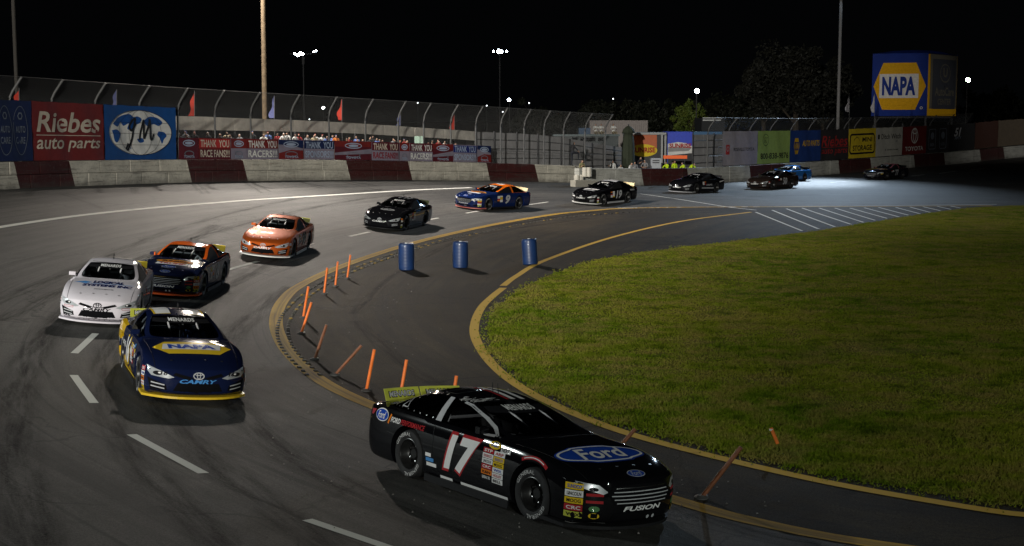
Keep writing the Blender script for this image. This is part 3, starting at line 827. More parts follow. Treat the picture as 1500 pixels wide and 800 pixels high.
# ---- back straight banners
def rbanner(a, b_, m, label, seed, v1=TOPV, **kw): return banner(WR, a, b_, H + .08, v1, m, label, off=-.16, ripple=.02, seed=seed, **kw)
o, put = rbanner(1059, 1110, GREYV, 'pale grey banner with a small red emblem on the back straight', 31)
put('emblem', rect(.55, .75), REDP, .13, .46); put('emblem', ring(.36, .40, .06), GREYV, .13, .48, .02); put('lettering', T('ROSEVILLE TOYOTA', put.W * .62, .26), BLACKP, .60, .46)
o, put = rbanner(1110, 1157, LIMEV, 'lime green banner with a telephone number on the back straight', 32)
put('lettering', T('800-838-9876', put.W * .88, .50, .02), BLACKP, .52, .23); put('emblem', ring(1.2, 1.0, .06), C_('dark_green_print', (.05, .09, .03)), .24, .72); put('emblem', T('GC', .7, .45, 0, .3), C_('dark_green_print', (.05, .09, .03)), .24, .72, .02)
o, put = rbanner(1157, 1202, C_('royal_vinyl', (.02, .05, .20)), 'blue banner with a yellow hexagon and gold auto parts lettering', 33)
napa_hex(put, 1.05, 1.35, .22, .5, GOLDP, NAVYP, GOLDP); put('lettering', T('AUTO PARTS', put.W * .55, .50, .03, .15), GOLDP, .68, .58)
o, put = rbanner(1202, 1243, DARKV, 'charcoal banner with red two line auto parts lettering', 34)
put('lettering', T('Riebes', put.W * .92, .95, .015, .22), REDP, .5, .62); put('underline', rect(put.W * .92, .05), REDP, .5, .42); put('lettering', T('auto parts', put.W * .92, .62, .01, .22), REDP, .5, .26)
o, put = rbanner(1243, 1283, YELV, 'bright yellow storage banner with a thick black frame', 35)
def rring(w, h, t, r):
    def rr(w, h, r): return [(sx * (w / 2 - r) + r * math.cos(a), sy * (h / 2 - r) + r * math.sin(a)) for sx, sy, a0 in ((1, 1, 0), (-1, 1, PI / 2), (-1, -1, PI), (1, -1, 1.5 * PI)) for a in [a0 + PI / 2 * k / 5 for k in range(6)]]
    A, Bq = rr(w, h, r), rr(w - 2 * t, h - 2 * t, r * .7); n = len(A)
    return np.array(A + Bq), [(k, (k + 1) % n, n + (k + 1) % n, n + k) for k in range(n)]
put('frame_print', rring(put.W * .92, put.H * .70, .16, .35), BLACKP, .5, .48)
put('lettering', T('MINI', put.W * .34, .42, .02), BLACKP, .68, .62); put('lettering', T('STORAGE', put.W * .70, .50, .025), BLACKP, .5, .34)
put('emblem', line2d([(-.5, -.05), (-.45, .1), (0, .32), (.45, .1), (.5, -.05)], .06), BLACKP, .30, .60)
o, put = rbanner(1283, 1322, OFFW, 'off white banner with black lettering and a square mark', 36)
put('emblem', rect(.30, .42), BLACKP, .10, .68); put('lettering', T('Ditch Witch', put.W * .74, .48, .01), BLACKP, .57, .68); put('lettering', T('WEST', .5, .16), DIMP, .78, .5); put('lettering', T('ditchwitchwest', put.W * .5, .16), BLACKP, .6, .22)
o, put = rbanner(1322, 1357, REDV, 'red banner with a white oval emblem above the name', 37)
put('emblem', ring(1.3, 1.5, .12), WHITEV, .5, .66); put('emblem', ring(.55, 1.3, .10), WHITEV, .5, .68, .02); put('emblem', ring(1.0, .55, .10), WHITEV, .5, .82, .02); put('lettering', T('TOYOTA', put.W * .78, .42, .02), WHITEV, .5, .20)
o, put = rbanner(1357, 1390, DARKV, 'dark banner with two tall shield emblems', 38)
for cx in (.27, .75): put('emblem', rring(1.2, 2.0, .07, .2), DIMP, cx, .5); put('emblem', ell(.6, .7), DIMP, cx, .62, .02); put('lettering', T('NAPA', .7, .35), DIMP, cx, .3, .02)
o, put = rbanner(1390, 1428, BLACKP, 'black banner with a slanted grey number', 39)
put('lettering', T('51', 1.2, .85, .03, .3), C_('grey_print', (.32, .32, .34)), .34, .70); put('lettering', T('FIFTY', 1.1, .28, .02, .3), DIMP, .36, .48)
o, put = rbanner(1428, 1462, C_('brown_vinyl', (.06, .02, .012)), 'plain dark brown banner at the far end of the straight', 40)
o, put = rbanner(1462, 1540, C_('tan_vinyl', (.13, .10, .07)), 'plain dull tan banner beyond the dark brown one', 41)
# ------------------------------------------------------------------ people: one skinned body per pose, faces coloured by body region
J0 = dict(pelvis=(0, 0, .95), waist=(0, 0, 1.10), chest=(0, .01, 1.30), collar=(0, 0, 1.44), neck=(0, .01, 1.50), head=(0, .03, 1.58), crown=(0, .02, 1.70),
          sh=(.175, 0, 1.41), el=(.225, .01, 1.13), wr=(.235, .10, .89), hip=(.095, 0, .91), kn=(.10, .03, .50), an=(.10, -.01, .09), toe=(.12, .15, .04))
RAD = dict(pelvis=.135, waist=.125, chest=.15, collar=.09, neck=.055, head=.085, crown=.07, sh=.065, el=.045, wr=.03, hip=.095, kn=.06, an=.042, toe=.035)
def person_mesh(pose):
    J = {}
    for k, v in J0.items():
        if k in ('sh', 'el', 'wr', 'hip', 'kn', 'an', 'toe'):
            for s, q in ((1, 'R'), (-1, 'L')): J[k + q] = Vector((v[0] * s, v[1], v[2]))
        else: J[k] = Vector(v)
    for k, v in pose.items(): J[k] = Vector(v)
    E = [('pelvis', 'waist'), ('waist', 'chest'), ('chest', 'collar'), ('collar', 'neck'), ('neck', 'head'), ('head', 'crown')]
    for q in 'RL': E += [('collar', 'sh' + q), ('sh' + q, 'el' + q), ('el' + q, 'wr' + q), ('pelvis', 'hip' + q), ('hip' + q, 'kn' + q), ('kn' + q, 'an' + q), ('an' + q, 'toe' + q)]
    rad = {k: RAD[k[:-1] if k[-1] in 'RL' and k[:-1] in RAD else k] for k in J}
    # face: nose and brow; hands: palm, four fingers, thumb
    fw = (J['head'] - J['neck']); fwd = Vector((0, 1, 0))
    J['nose'] = J['head'] + fwd * .105 + Vector((0, 0, .015)); rad['nose'] = .014; E.append(('head', 'nose'))
    for q in 'RL':
        d = (J['wr' + q] - J['el' + q]).normalized(); side = d.cross(Vector((0, 0, 1))); side = (side if side.length > .2 else Vector((1, 0, 0))).normalized()
        J['palm' + q] = J['wr' + q] + d * .07; rad['palm' + q] = .028; E.append(('wr' + q, 'palm' + q))
        for i in range(4):
            a = J['palm' + q] + side * (.024 * (i - 1.5)) + d * .02; b = a + d * (.06 + .012 * (1.5 - abs(i - 1.3))) + Vector((0, 0, -.012))
            J['f%da%s' % (i, q)] = a; J['f%db%s' % (i, q)] = b; rad['f%da%s' % (i, q)] = .010; rad['f%db%s' % (i, q)] = .008
            E += [('palm' + q, 'f%da%s' % (i, q)), ('f%da%s' % (i, q), 'f%db%s' % (i, q))]
        t = J['wr' + q] + side * .045 + d * .05; J['thumb' + q] = t; rad['thumb' + q] = .010; E.append(('wr' + q, 'thumb' + q))
    names = list(J); idx = {k: i for i, k in enumerate(names)}
    me = bpy.data.meshes.new('person'); me.from_pydata([J[k] for k in names], [(idx[a], idx[b]) for a, b in E], []); me.update()
    ob = bpy.data.objects.new('person', me); COL.objects.link(ob)
    ob.modifiers.new('skin', 'SKIN'); ob.modifiers.new('sub', 'SUBSURF').levels = 1
    sv = me.skin_vertices[0].data if me.skin_vertices else None
    if sv is None:
        bm = bmesh.new(); bm.from_mesh(me); bm.verts.layers.skin.verify(); bm.to_mesh(me); bm.free(); sv = me.skin_vertices[0].data
    for k in names:
        r = rad[k]; sv[idx[k]].radius = (r, r * (.78 if k in ('chest', 'pelvis', 'waist') else 1)); sv[idx[k]].use_root = (k == 'pelvis')
    dg = bpy.context.evaluated_depsgraph_get()
    out = bpy.data.meshes.new_from_object(ob.evaluated_get(dg)); out.name = 'person'
    bpy.data.objects.remove(ob)
    out.polygons.foreach_set('use_smooth', [True] * len(out.polygons))
    # regions: 0 shirt, 1 trousers, 2 skin, 3 hair or cap, 4 shoes
    reg = {}
    for k in names:
        r = 0
        if k[:2] in ('hi', 'kn', 'pe'): r = 1
        if k[:2] in ('an',): r = 1
        if k.startswith('toe'): r = 4
        if k.startswith(('neck', 'head', 'nose', 'wr', 'palm', 'thumb')) or (k[0] == 'f' and k[1].isdigit()): r = 2
        if k == 'crown': r = 3
        reg[k] = r
    A = np.array([J[k] for k in names]); rr = np.array([rad[k] for k in names])
    hd, cr = J['head'], J['crown']
    for p in out.polygons:
        c = np.array(p.center); k = int(np.argmin(np.linalg.norm(A - c, axis=1) - rr)); r = reg[names[k]]
        if r == 2 and names[k] in ('head',) and (c[1] - hd.y < -.015 or c[2] > hd.z + .07): r = 3
        p.material_index = r
    return out
SKIN = [mat('skin_tone', (.38, .22, .15), .6), mat('skin_tone_dark', (.20, .11, .075), .6)]
HAIR = [mat('dark_hair', (.02, .015, .012), .7), mat('brown_hair', (.07, .04, .02), .7), mat('white_cap', (.6, .6, .58), .7), mat('red_cap', (.3, .02, .02), .7), mat('grey_hair', (.3, .29, .28), .7), mat('blue_cap', (.03, .1, .35), .7)]
def fabric(n, c): return mat(n, c, .85, 0, 0, .2, 12, .2)
SHIRT = {'white': fabric('white_shirt', (.62, .62, .60)), 'black': fabric('black_shirt', (.02, .02, .022)), 'blue': fabric('blue_shirt', (.10, .16, .38)), 'orange': fabric('orange_shirt', (.55, .16, .03)), 'grey': fabric('grey_shirt', (.20, .20, .21)),
         'yellow': fabric('hi_vis_yellow', (.55, .75, .02)), 'tan': fabric('tan_shirt', (.34, .28, .18)), 'red': fabric('red_shirt', (.28, .03, .03)), 'khaki': fabric('khaki_suit', (.22, .20, .10))}
TROU = [fabric('dark_trousers', (.02, .022, .03)), fabric('denim', (.05, .07, .14)), fabric('tan_trousers', (.30, .25, .17))]
SHOE = mat('dark_shoes', (.02, .02, .02), .6)
LEAN = dict(waist=(0, .05, 1.09), chest=(0, .14, 1.27), collar=(0, .19, 1.40), neck=(0, .22, 1.45), head=(0, .26, 1.53), crown=(0, .25, 1.65), shR=(.18, .18, 1.37), shL=(-.18, .18, 1.37), elR=(.27, .32, 1.16), elL=(-.27, .32, 1.16), wrR=(.12, .48, 1.10), wrL=(-.12, .48, 1.10))
STAND2 = dict(elR=(.28, .06, 1.16), wrR=(.18, .26, 1.28), anR=(.16, .06, .09), toeR=(.20, .21, .04), knR=(.14, .08, .5))
STEP = dict(knR=(.12, .42, .92), anR=(.12, .40, .48), toeR=(.13, .55, .44), hipR=(.10, .04, .92), elR=(.26, .20, 1.18), wrR=(.14, .40, 1.02), elL=(-.27, -.05, 1.16), wrL=(-.20, .10, .98), chest=(0, .05, 1.29), collar=(0, .07, 1.43), neck=(0, .09, 1.49), head=(0, .12, 1.57), crown=(0, .11, 1.69))
SIT = dict(pelvis=(0, 0, .30), waist=(0, -.06, .45), chest=(0, -.12, .65), collar=(0, -.14, .79), neck=(0, -.13, .85), head=(0, -.10, .93), crown=(0, -.11, 1.05), shR=(.18, -.13, .76), shL=(-.18, -.13, .76), elR=(.25, .06, .55), elL=(-.25, .06, .55), wrR=(.13, .28, .62), wrL=(-.13, .28, .62),
           hipR=(.10, .02, .27), hipL=(-.10, .02, .27), knR=(.13, .42, .36), knL=(-.13, .42, .36), anR=(.11, .74, .10), anL=(-.11, .74, .10), toeR=(.11, .84, .16), toeL=(-.11, .84, .16))
CROUCH = dict(pelvis=(0, -.10, .62), waist=(0, .02, .76), chest=(0, .18, .90), collar=(0, .28, .98), neck=(0, .33, 1.01), head=(0, .40, 1.05), crown=(0, .43, 1.16), shR=(.18, .26, .96), shL=(-.18, .26, .96), elR=(.26, .42, .76), elL=(-.26, .40, .76), wrR=(.16, .60, .66), wrL=(-.14, .58, .66),
              hipR=(.10, -.08, .58), hipL=(-.10, -.08, .58), knR=(.13, .26, .46), knL=(-.13, .26, .46), anR=(.12, .0, .09), anL=(-.12, .0, .09), toeR=(.14, .16, .04), toeL=(-.14, .16, .04))
POSES = {k: person_mesh(v) for k, v in dict(stand={}, stand2=STAND2, lean=LEAN, step=STEP, sit=SIT, crouch=CROUCH).items()}
def person(pose, loc, rotz, mats, label, group=None, scale=1.0):
    o = bpy.data.objects.new('person', POSES[pose]); COL.objects.link(o)
    if not POSES[pose].materials:
        for _ in range(5): POSES[pose].materials.append(None)
    o.location = loc; o.rotation_euler = (0, 0, rotz); o.scale = (scale,) * 3
    for i, m in enumerate(mats):
        o.material_slots[i].link = 'OBJECT'; o.material_slots[i].material = m
    return tag(o, label, 'person', group)
# ------------------------------------------------------------------ behind the turn wall: viewing stand, spectators
FASC = mat('weathered_white_board', (.46, .43, .38), .8, 0, 0, .25, 1.5, .25, bump=.3)
def curtain(name, pts, th, m, parent=None, seg=1):
    """an upright board along (px, ytop, ybottom, depth) stations"""
    T_, B_ = [at(p[0], p[1], p[3]) for p in pts], [at(p[0], p[2], p[3]) for p in pts]
    V = []; 
    for i in range(len(pts)):
        d = (T_[min(i + 1, len(pts) - 1)] - T_[max(i - 1, 0)]).normalized(); nrm = Vector((-d.y, d.x, 0)).normalized()
        V += [B_[i], T_[i], T_[i] + nrm * th, B_[i] + nrm * th]
    F = []
    for i in range(len(pts) - 1):
        for k in range(4): F.append((i * 4 + k, i * 4 + (k + 1) % 4, i * 4 + 4 + (k + 1) % 4, i * 4 + 4 + k))
    F += [(0, 3, 2, 1), tuple(range(len(V) - 4, len(V)))]
    return mesh(name, V, F, m, parent)
stand = empty('viewing_stand', 'raised viewing stand with a long pale fascia board behind the turn fence', 'stand')
fx = [(258, 170, 190.5, 79), (300, 171, 190.8, 81), (344, 173, 191.4, 83), (388, 174.5, 192, 85), (432, 176, 193, 87), (476, 178, 194, 89), (520, 180.5, 195.5, 91), (564, 183.3, 198, 93), (608, 186.5, 200.5, 95), (652, 189.5, 203, 97), (696, 192.5, 206, 99)]
for i in range(len(fx) - 1):
    a, b = list(fx[i]), list(fx[i + 1]); b[0] -= .5
    curtain('fascia_board', [a, b], .08, FASC, stand)
# deck and uprights
dk = [(p[0], 216 + (p[0] - 258) * .03, 219 + (p[0] - 258) * .03, p[3] - 3.2) for p in fx]
T0 = [at(p[0], 222, p[3]) for p in fx]
def feet_z(px, py): return None
spect = [(263, 194.5, 'black', 0, 'stand'), (274.5, 195, 'black', 1, 'lean'), (337, 196, 'black', 0, 'lean'), (385, 195.5, 'white', 0, 'lean'), (415, 194.5, 'white', 2, 'stand2'), (432, 196, 'white', 0, 'stand'), (450, 197.5, 'grey', 4, 'stand'), (460, 197, 'tan', 0, 'stand2'),
         (479, 198.5, 'blue', 0, 'lean'), (492, 197.5, 'orange', 5, 'stand'), (508, 202, 'tan', 0, 'stand2'), (522, 203, 'white', 1, 'lean'), (531, 203.5, 'blue', 0, 'stand'), (542, 200.5, 'black', 0, 'stand2'), (552, 202, 'blue', 1, 'stand'), (560, 204, 'grey', 0, 'lean'), (576, 202.5, 'grey', 0, 'stand'), (586, 205, 'black', 3, 'stand2'),
         (594, 205, 'white', 4, 'lean'), (610, 206, 'grey', 0, 'stand'), (627, 207.5, 'white', 0, 'stand2'), (634, 208.5, 'white', 1, 'lean'), (643, 206.5, 'black', 2, 'stand'), (651, 206, 'white', 0, 'lean'), (667, 209.5, 'grey', 0, 'stand'), (674, 212, 'orange', 0, 'lean')]
pts_deck = []; NBS = []
for i, (px, py, sh, hr, pose) in enumerate(spect):
    D = np.interp(px, [p[0] for p in fx], [p[3] for p in fx]) - 1.6
    hd = at(px, py - 1.0, D); ht = 1.74 if pose != 'lean' else 1.70
    z = hd.z - ht
    nm = {'white': 'white', 'black': 'black', 'grey': 'grey', 'tan': 'tan', 'blue': 'blue', 'orange': 'orange'}[sh]
    nb = ['behind the first banner by the blue globe', 'next to the blue globe banner', 'between the first two thank you texts', 'close right of the wooden light pole', 'wearing a white cap near the sponsors banner', 'above the left sponsors lettering', 'with grey hair above the sponsors lettering',
          'in front of a fence post by the sponsors text', 'at the right end of the sponsors text', 'wearing a blue cap above the red badges', 'above the left red badge', 'above the middle badge', 'half hidden beside the badge', 'tall above the right badge', 'bending right above the cream fans text', 'stooping over the cream fans text', 'above the middle of the cream fans text', 'wearing a red cap over the fans text',
          'grey haired above the end of the fans text', 'beside the green sign', 'left of the white streaks', 'over the white streaked banner', 'wearing a white cap by the streaked banner', 'right of the streaked banner', 'above the last sponsors text', 'last at the right end of the stand'][i]
    NBS.append(nb)
    o = person(pose, (hd.x, hd.y, z), PI + random.uniform(-.5, .5) + .3, [SHIRT[sh], random.choice(TROU), SKIN[i % 5 == 0], HAIR[hr], SHOE], 'spectator in a %s top leaning ' % nm + nb if pose == 'lean' else 'spectator in a %s top ' % nm + nb, 'spectators behind the turn wall')
    pts_deck.append((hd.x, hd.y, z))
for i in range(24):
    px = 268 + 17.2 * i + random.uniform(-5, 5); j = min(range(len(spect)), key=lambda k: abs(spect[k][0] - px)); q = pts_deck[j]
    D = q[1] + .75; c = at(px, 200, D); sh = random.choice(['black', 'black', 'grey', 'blue', 'white', 'tan', 'red'])
    person(random.choice(['stand', 'stand2']), (c.x, D, q[2] + random.uniform(-.05, .1)), PI + random.uniform(-.6, .6), [SHIRT[sh], random.choice(TROU), SKIN[i % 4 == 0], random.choice(HAIR), SHOE], '%s clad head %s of one %s' % (sh, ('left', 'right', 'well right', 'far right')[0 if px < spect[j][0] else (1 if px - spect[j][0] < 9 else 2 if px - spect[j][0] < 22 else 3)], NBS[j]), 'second row of spectators', random.uniform(.95, 1.04))
V = []; F = []
pd = np.array(pts_deck); ds = catmull([tuple(p) for p in pd[::4]] + [tuple(pd[-1])], 2)
ds[:, 2] = np.minimum(ds[:, 2], np.interp(ds[:, 0], pd[:, 0], np.minimum(pd[:, 2], np.convolve(np.pad(pd[:, 2], 2, 'edge'), np.ones(5) / 5, 'valid'))))
for p in ds:
    for dx, dz in ((-1.0, 0), (1.6, 0), (1.6, -.15), (-1.0, -.15)): V.append((p[0] - dx * .55, p[1] + dx * .83, p[2] + dz - .02))
for i in range(len(ds) - 1):
    for k in range(4): F.append((i * 4 + k, i * 4 + (k + 1) % 4, i * 4 + 4 + (k + 1) % 4, i * 4 + 4 + k))
F += [(0, 3, 2, 1), tuple(range(len(V) - 4, len(V)))]
mesh('deck', V, F, mat('dark_timber', (.06, .045, .03), .85), stand)
for p in fx[::2]:
    a = at(p[0], p[2], p[3] + .3); B().tube([(a.x, a.y, 1.0), (a.x, a.y, a.z + .3)], .07, 6).build('upright', DARKSTEEL, stand)
sg = at(614, 205, 92.4)
tag(B().box(sg, (.62, .03, .5)).build('hand_sign', mat('mint_card', (.36, .52, .42), .7)), 'pale green card held up above the stand banners', 'sign')

# ------------------------------------------------------------------ grey panel screen behind the gap and along the straight
PANEL = mat('grey_sheet_panel', (.27, .265, .27), .85, 0, 0, .16, 1.3, .1, bump=.25)
def screen(label, st, zb=.3):
    root = empty('panel_screen', label, 'screen')
    for i in range(len(st) - 1):
        (pa, ya, da), (pb, yb, db) = st[i], st[i + 1]
        n = max(1, round((at(pb, yb, db) - at(pa, ya, da)).length / 1.6))
        for k in range(n):
            q = [pa + (pb - pa) * t for t in (k / n, (k + 1) / n - .01)]; yy = [ya + (yb - ya) * t for t in (k / n, (k + 1) / n - .01)]; dd = [da + (db - da) * t for t in (k / n, (k + 1) / n - .01)]
            a, b = at(q[0], yy[0], dd[0]), at(q[1], yy[1], dd[1])
            d = (b - a).normalized(); nrm = Vector((-d.y, d.x, 0)).normalized(); j = random.uniform(-.012, .012)
            V = [Vector((a.x, a.y, zb)), Vector((b.x, b.y, zb)), b, a]; V = [v + nrm * j for v in V]; V += [v + nrm * .04 for v in V]
            mesh('panel', V, [(0, 1, 2, 3), (7, 6, 5, 4), (0, 4, 5, 1), (1, 5, 6, 2), (2, 6, 7, 3), (3, 7, 4, 0)], PANEL, root)
        for f in (.12, .36, .60, .82):
            a, b = at(pa, ya, da - .1), at(pb, yb, db - .1)
            B().tube([(a.x, a.y, zb + 1 + (a.z - zb - 1) * f), (b.x, b.y, zb + 1 + (b.z - zb - 1) * f)], .035, 6).build('rail', DARKSTEEL, root)
        a = at(pa, ya, da - .12); B().tube([(a.x, a.y, zb), (a.x, a.y, a.z + .1)], .06, 6).build('post', DARKSTEEL, root)
    return root
screen('grey corrugated panel screen sloping down beside the wall opening', [(697, 193, 93), (724, 194.2, 94.2), (757, 195.5, 95.6), (788, 197.5, 97), (822, 201.5, 98.6), (855, 207, 100.4), (884, 212, 102.4), (911, 216, 104.5)])
screen('short grey panel screen between the blue trailer and the grey banner', [(1015, 197.5, 105), (1046, 197, 107.5), (1059, 197, 108.6)])

# ------------------------------------------------------------------ trailers, tents and crew behind the straight
def pbox(name, px0, px1, y0, D, depth, m, parent=None, zb=None, yaw=0.0, y1=None):
    a, b = at(px0, y0, D), at(px1, y0, D); z0 = zb if zb is not None else at(px0, y1, D).z
    bb = B().box(((a.x + b.x) / 2, D + depth / 2, (a.z + z0) / 2), (b.x - a.x, depth, a.z - z0)); return bb.build(name, m, parent)
CONT = mat('ribbed_grey_steel', (.24, .21, .20), .6, .3)
ct = empty('shipping_container', 'long ribbed grey container roof standing behind the pit trailers', 'container')
pbox('body', 864, 949, 176.5, 130, 2.6, CONT, ct, 2.2)
for k in range(30):
    x = 864 + 85 * (k + .5) / 30; a = at(x, 177.2, 129.93); B().box((a.x, a.y, a.z - .55), (.07, .08, 1.1)).build('rib', CONT, ct)
pbox('container_stand', 866, 947, 196, 130.2, 2.0, DARKSTEEL, ct, 0)
tr = empty('race_trailer', 'dark low trailer with a teal roof edge behind the sloping panels', 'trailer')
pbox('body', 812, 906, 199.5, 113, 2.6, mat('dark_teal_paint', (.02, .032, .036), .4), tr, .6)
pbox('roof_edge', 810, 908, 197, 112.9, 2.8, mat('teal_trim', (.08, .12, .13), .4), tr, at(812, 199.4, 112.9).z)
for a, b_ in [(838, 846), (850, 872), (876, 884)]: pbox('window', a, b_, 201.5, 112.96, .08, mat('dark_glass', (.01, .012, .014), .1), tr, y1=207)
for x in (830, 885): B().tube([at(x, 235, 113.2) + Vector((0, 0, 0)), at(x, 235, 113.5)], .45, 12).build('wheel', mat('black_rubber', (.015, .015, .016), .8), tr)
bx = pbox('storage_box', 848, 865, 187.5, 114, 1.6, mat('blue_tarpaulin', (.02, .06, .13), .6), zb=at(848, 197, 114).z + .02); tag(bx, 'small blue box standing on the dark trailer roof', 'box')
def crowd_person(pose, px, ytop, D, rot, sh, tr_, hr, label, grp, tall=1.74):
    p = at(px, ytop, D); return person(pose, (p.x, p.y, p.z - tall), rot, [SHIRT[sh], TROU[tr_], SKIN[0], HAIR[hr], SHOE], label, grp)
rz = at(870, 197, 114).z + .02
for px, sh, lab in [(873, 'white', 'person in white sitting on the trailer roof beside the blue box'), (881, 'white', 'person in white sitting in the middle of the trailer roof'), (899, 'white', 'person in white sitting at the right end of the trailer roof')]:
    p = at(px, 190, 114); person('sit', (p.x, p.y, rz - .17), PI + .2, [SHIRT[sh], TROU[2], SKIN[0], HAIR[0], SHOE], lab, 'people on the trailer roof')
cm = empty('folded_umbrella', 'tall dark green folded canopy umbrella standing beside the orange trailer', 'umbrella', at(920, 246, 104))
b = B(); prof = [(.42, 0), (.46, .5), (.43, 1.6), (.38, 2.3), (.30, 2.6), (.46, 2.64), (.40, 2.9), (.16, 3.12), (.02, 3.2)]
n = 28; V = []; F = []
for r, z in prof:
    for k in range(n): t = 2 * PI * k / n; q = r * (1 + .10 * math.cos(7 * t)); V.append((q * math.cos(t), q * math.sin(t), z))
for i in range(len(prof) - 1):
    for k in range(n): a = i * n + k; c = i * n + (k + 1) % n; F.append((a, c, c + n, a + n))
mesh('canopy', V, F, fabric('dark_green_canvas', (.035, .042, .028)), cm, True)
B().tube([(0, 0, -.9), (0, 0, 3.3)], .05, 8).build('pole', DARKSTEEL, cm)
def wallprint(parent, D, px, py, sh, m, name, lift=.05):
    c = at(px, py, D); v2, F2 = sh
    return mesh(name, [(c.x + p[0], D - lift, c.z + p[1]) for p in v2], F2, m, parent)
ot = empty('race_trailer', 'orange and black trailer side with a yellow oval emblem', 'trailer')
pbox('body', 917, 972, 197.5, 109, 3.0, mat('black_trailer_paint', (.012, .012, .016), .35), ot, .5)
pbox('roof_rail', 916, 976, 194.3, 108.8, 3.2, mat('pale_rail', (.30, .31, .31), .5), ot, at(917, 197.3, 108.8).z)
wallprint(ot, 108.97, 941, 207.5, rect(2.3, 1.15), mat('orange_print', (.42, .085, .015), .5), 'orange_panel', .01)
wallprint(ot, 108.97, 943, 220.5, ell(2.15, .98), YELV, 'emblem', .02)
wallprint(ot, 108.97, 943, 219.8, T('SUNRISE', 1.85, .42, .04), REDP, 'lettering', .03)
pbox('frame_post', 968.6, 971.2, 197.5, 108.7, .15, mat('pale_rail', (.3, .3, .3)), ot, .5)
bt = empty('race_trailer', 'bright blue trailer end with a large oval emblem', 'trailer')
pbox('body', 978, 1014.5, 193.5, 109.5, 4, mat('bright_blue_paint', (.012, .045, .50), .4), bt, .5)
wallprint(bt, 109.47, 996.3, 234, rect(1.98, 1.5), mat('black_trailer_paint', (.012, .012, .016)), 'lower_panel', .01)
wallprint(bt, 109.47, 996.3, 222, poly2d([(-.99, -.32), (.99, -.12), (.99, .42), (.5, .66), (-.2, .75), (-.99, .62)]), WHITEV, 'emblem', .02)
wallprint(bt, 109.47, 996.5, 213.5, T('SUNRISE', 1.75, .36, .04), REDP, 'lettering', .035)
wallprint(bt, 109.47, 996, 218.5, poly2d([(-.95, -.22), (.7, -.14), (.95, .12), (.5, .2), (-.95, .16)]), mat('silver_print', (.22, .22, .22)), 'emblem_band', .03)
pbox('frame_post', 973.5, 976.2, 196, 109.2, .15, mat('pale_rail', (.3, .3, .3)), bt, .5)
pbox('frame_bar', 972, 1014, 194.2, 109.3, .1, mat('yellow_trim', (.5, .5, .12)), bt, y1=193.3) if False else None
ob_ = pbox('padded_bar', 972, 1006.5, 227.8, 104.5, .3, mat('orange_padding', (.95, .14, .02), .6), y1=232.6); tag(ob_, 'bright orange padded bar before the blue trailer', 'bar')
for s in (975, 1003):
    p = at(s, 232.5, 104.6); B().tube([(p.x, p.y, .1), p], .03, 6).build('support', DARKSTEEL, ob_)
gb = empty('generator', 'pale grey cabinet standing behind the wall by the orange trailer', 'generator')
pbox('cabinet', 953.5, 968.5, 232, 104, .7, mat('pale_cabinet', (.34, .36, .40), .5), gb, .15); pbox('vent', 956, 966, 234.5, 103.97, .05, DARKSTEEL, gb, y1=236); pbox('vent', 956, 966, 237.5, 103.97, .05, DARKSTEEL, gb, y1=239)
hv = 'crew behind the back straight wall'
for px, yt, sh, hr, pose, rot, lab in [(979, 235.5, 'yellow', 0, 'lean', PI - .9, 'crew member in hi vis yellow bending under the orange bar'), (988, 234.5, 'yellow', 3, 'stand', PI + .5, 'crew member in hi vis yellow in the middle of the group'), (1004, 236.5, 'yellow', 0, 'lean', PI - 1.2, 'crew member in hi vis yellow leaning at the right of the group'),
                                  (1010, 238, 'yellow', 0, 'crouch', PI + .9, 'crew member in hi vis yellow crouching before the grey panels'), (985, 236.5, 'black', 0, 'stand', PI, 'crew member in black among the hi vis crew'), (938, 229, 'black', 0, 'stand2', PI + .6, 'crew member in black before the yellow oval emblem'),
                                  (946, 233, 'grey', 4, 'lean', PI - .4, 'crew member in grey beside the pale cabinet'), (898, 234, 'white', 2, 'stand2', PI - .6, 'crew member in white behind the wall left of the umbrella'), (907, 239.5, 'white', 0, 'lean', PI + .4, 'crew member in white bending behind the wall'), (921, 237, 'white', 1, 'lean', PI + .9, 'crew member in white before the folded umbrella'), (930, 236, 'grey', 0, 'stand', PI, 'crew member in grey right of the folded umbrella')]:
    crowd_person(pose, px, yt, 102.6, rot, sh, 0, hr, lab, hv, {'lean': 1.70, 'stand': 1.74, 'stand2': 1.74, 'crouch': 1.2}[pose])
p = at(838.5, 243.5, 95.6); person('step', (p.x, p.y, p.z), PI * 1.5 + .5, [SHIRT['black'], TROU[0], SKIN[0], HAIR[0], SHOE], 'person in black stepping on the wall top by the grey screen')
blk = at(843, 243, 95.3)
q = ground_at(852.5, 263.5); p = at(852.5, 264, 94.6); person('stand2', (p.x, p.y, gz(p.x, p.y)), PI + .6, [SHIRT['khaki'], TROU[2], SKIN[0], HAIR[0], SHOE], 'marshal in a khaki top standing in the wall opening', None)

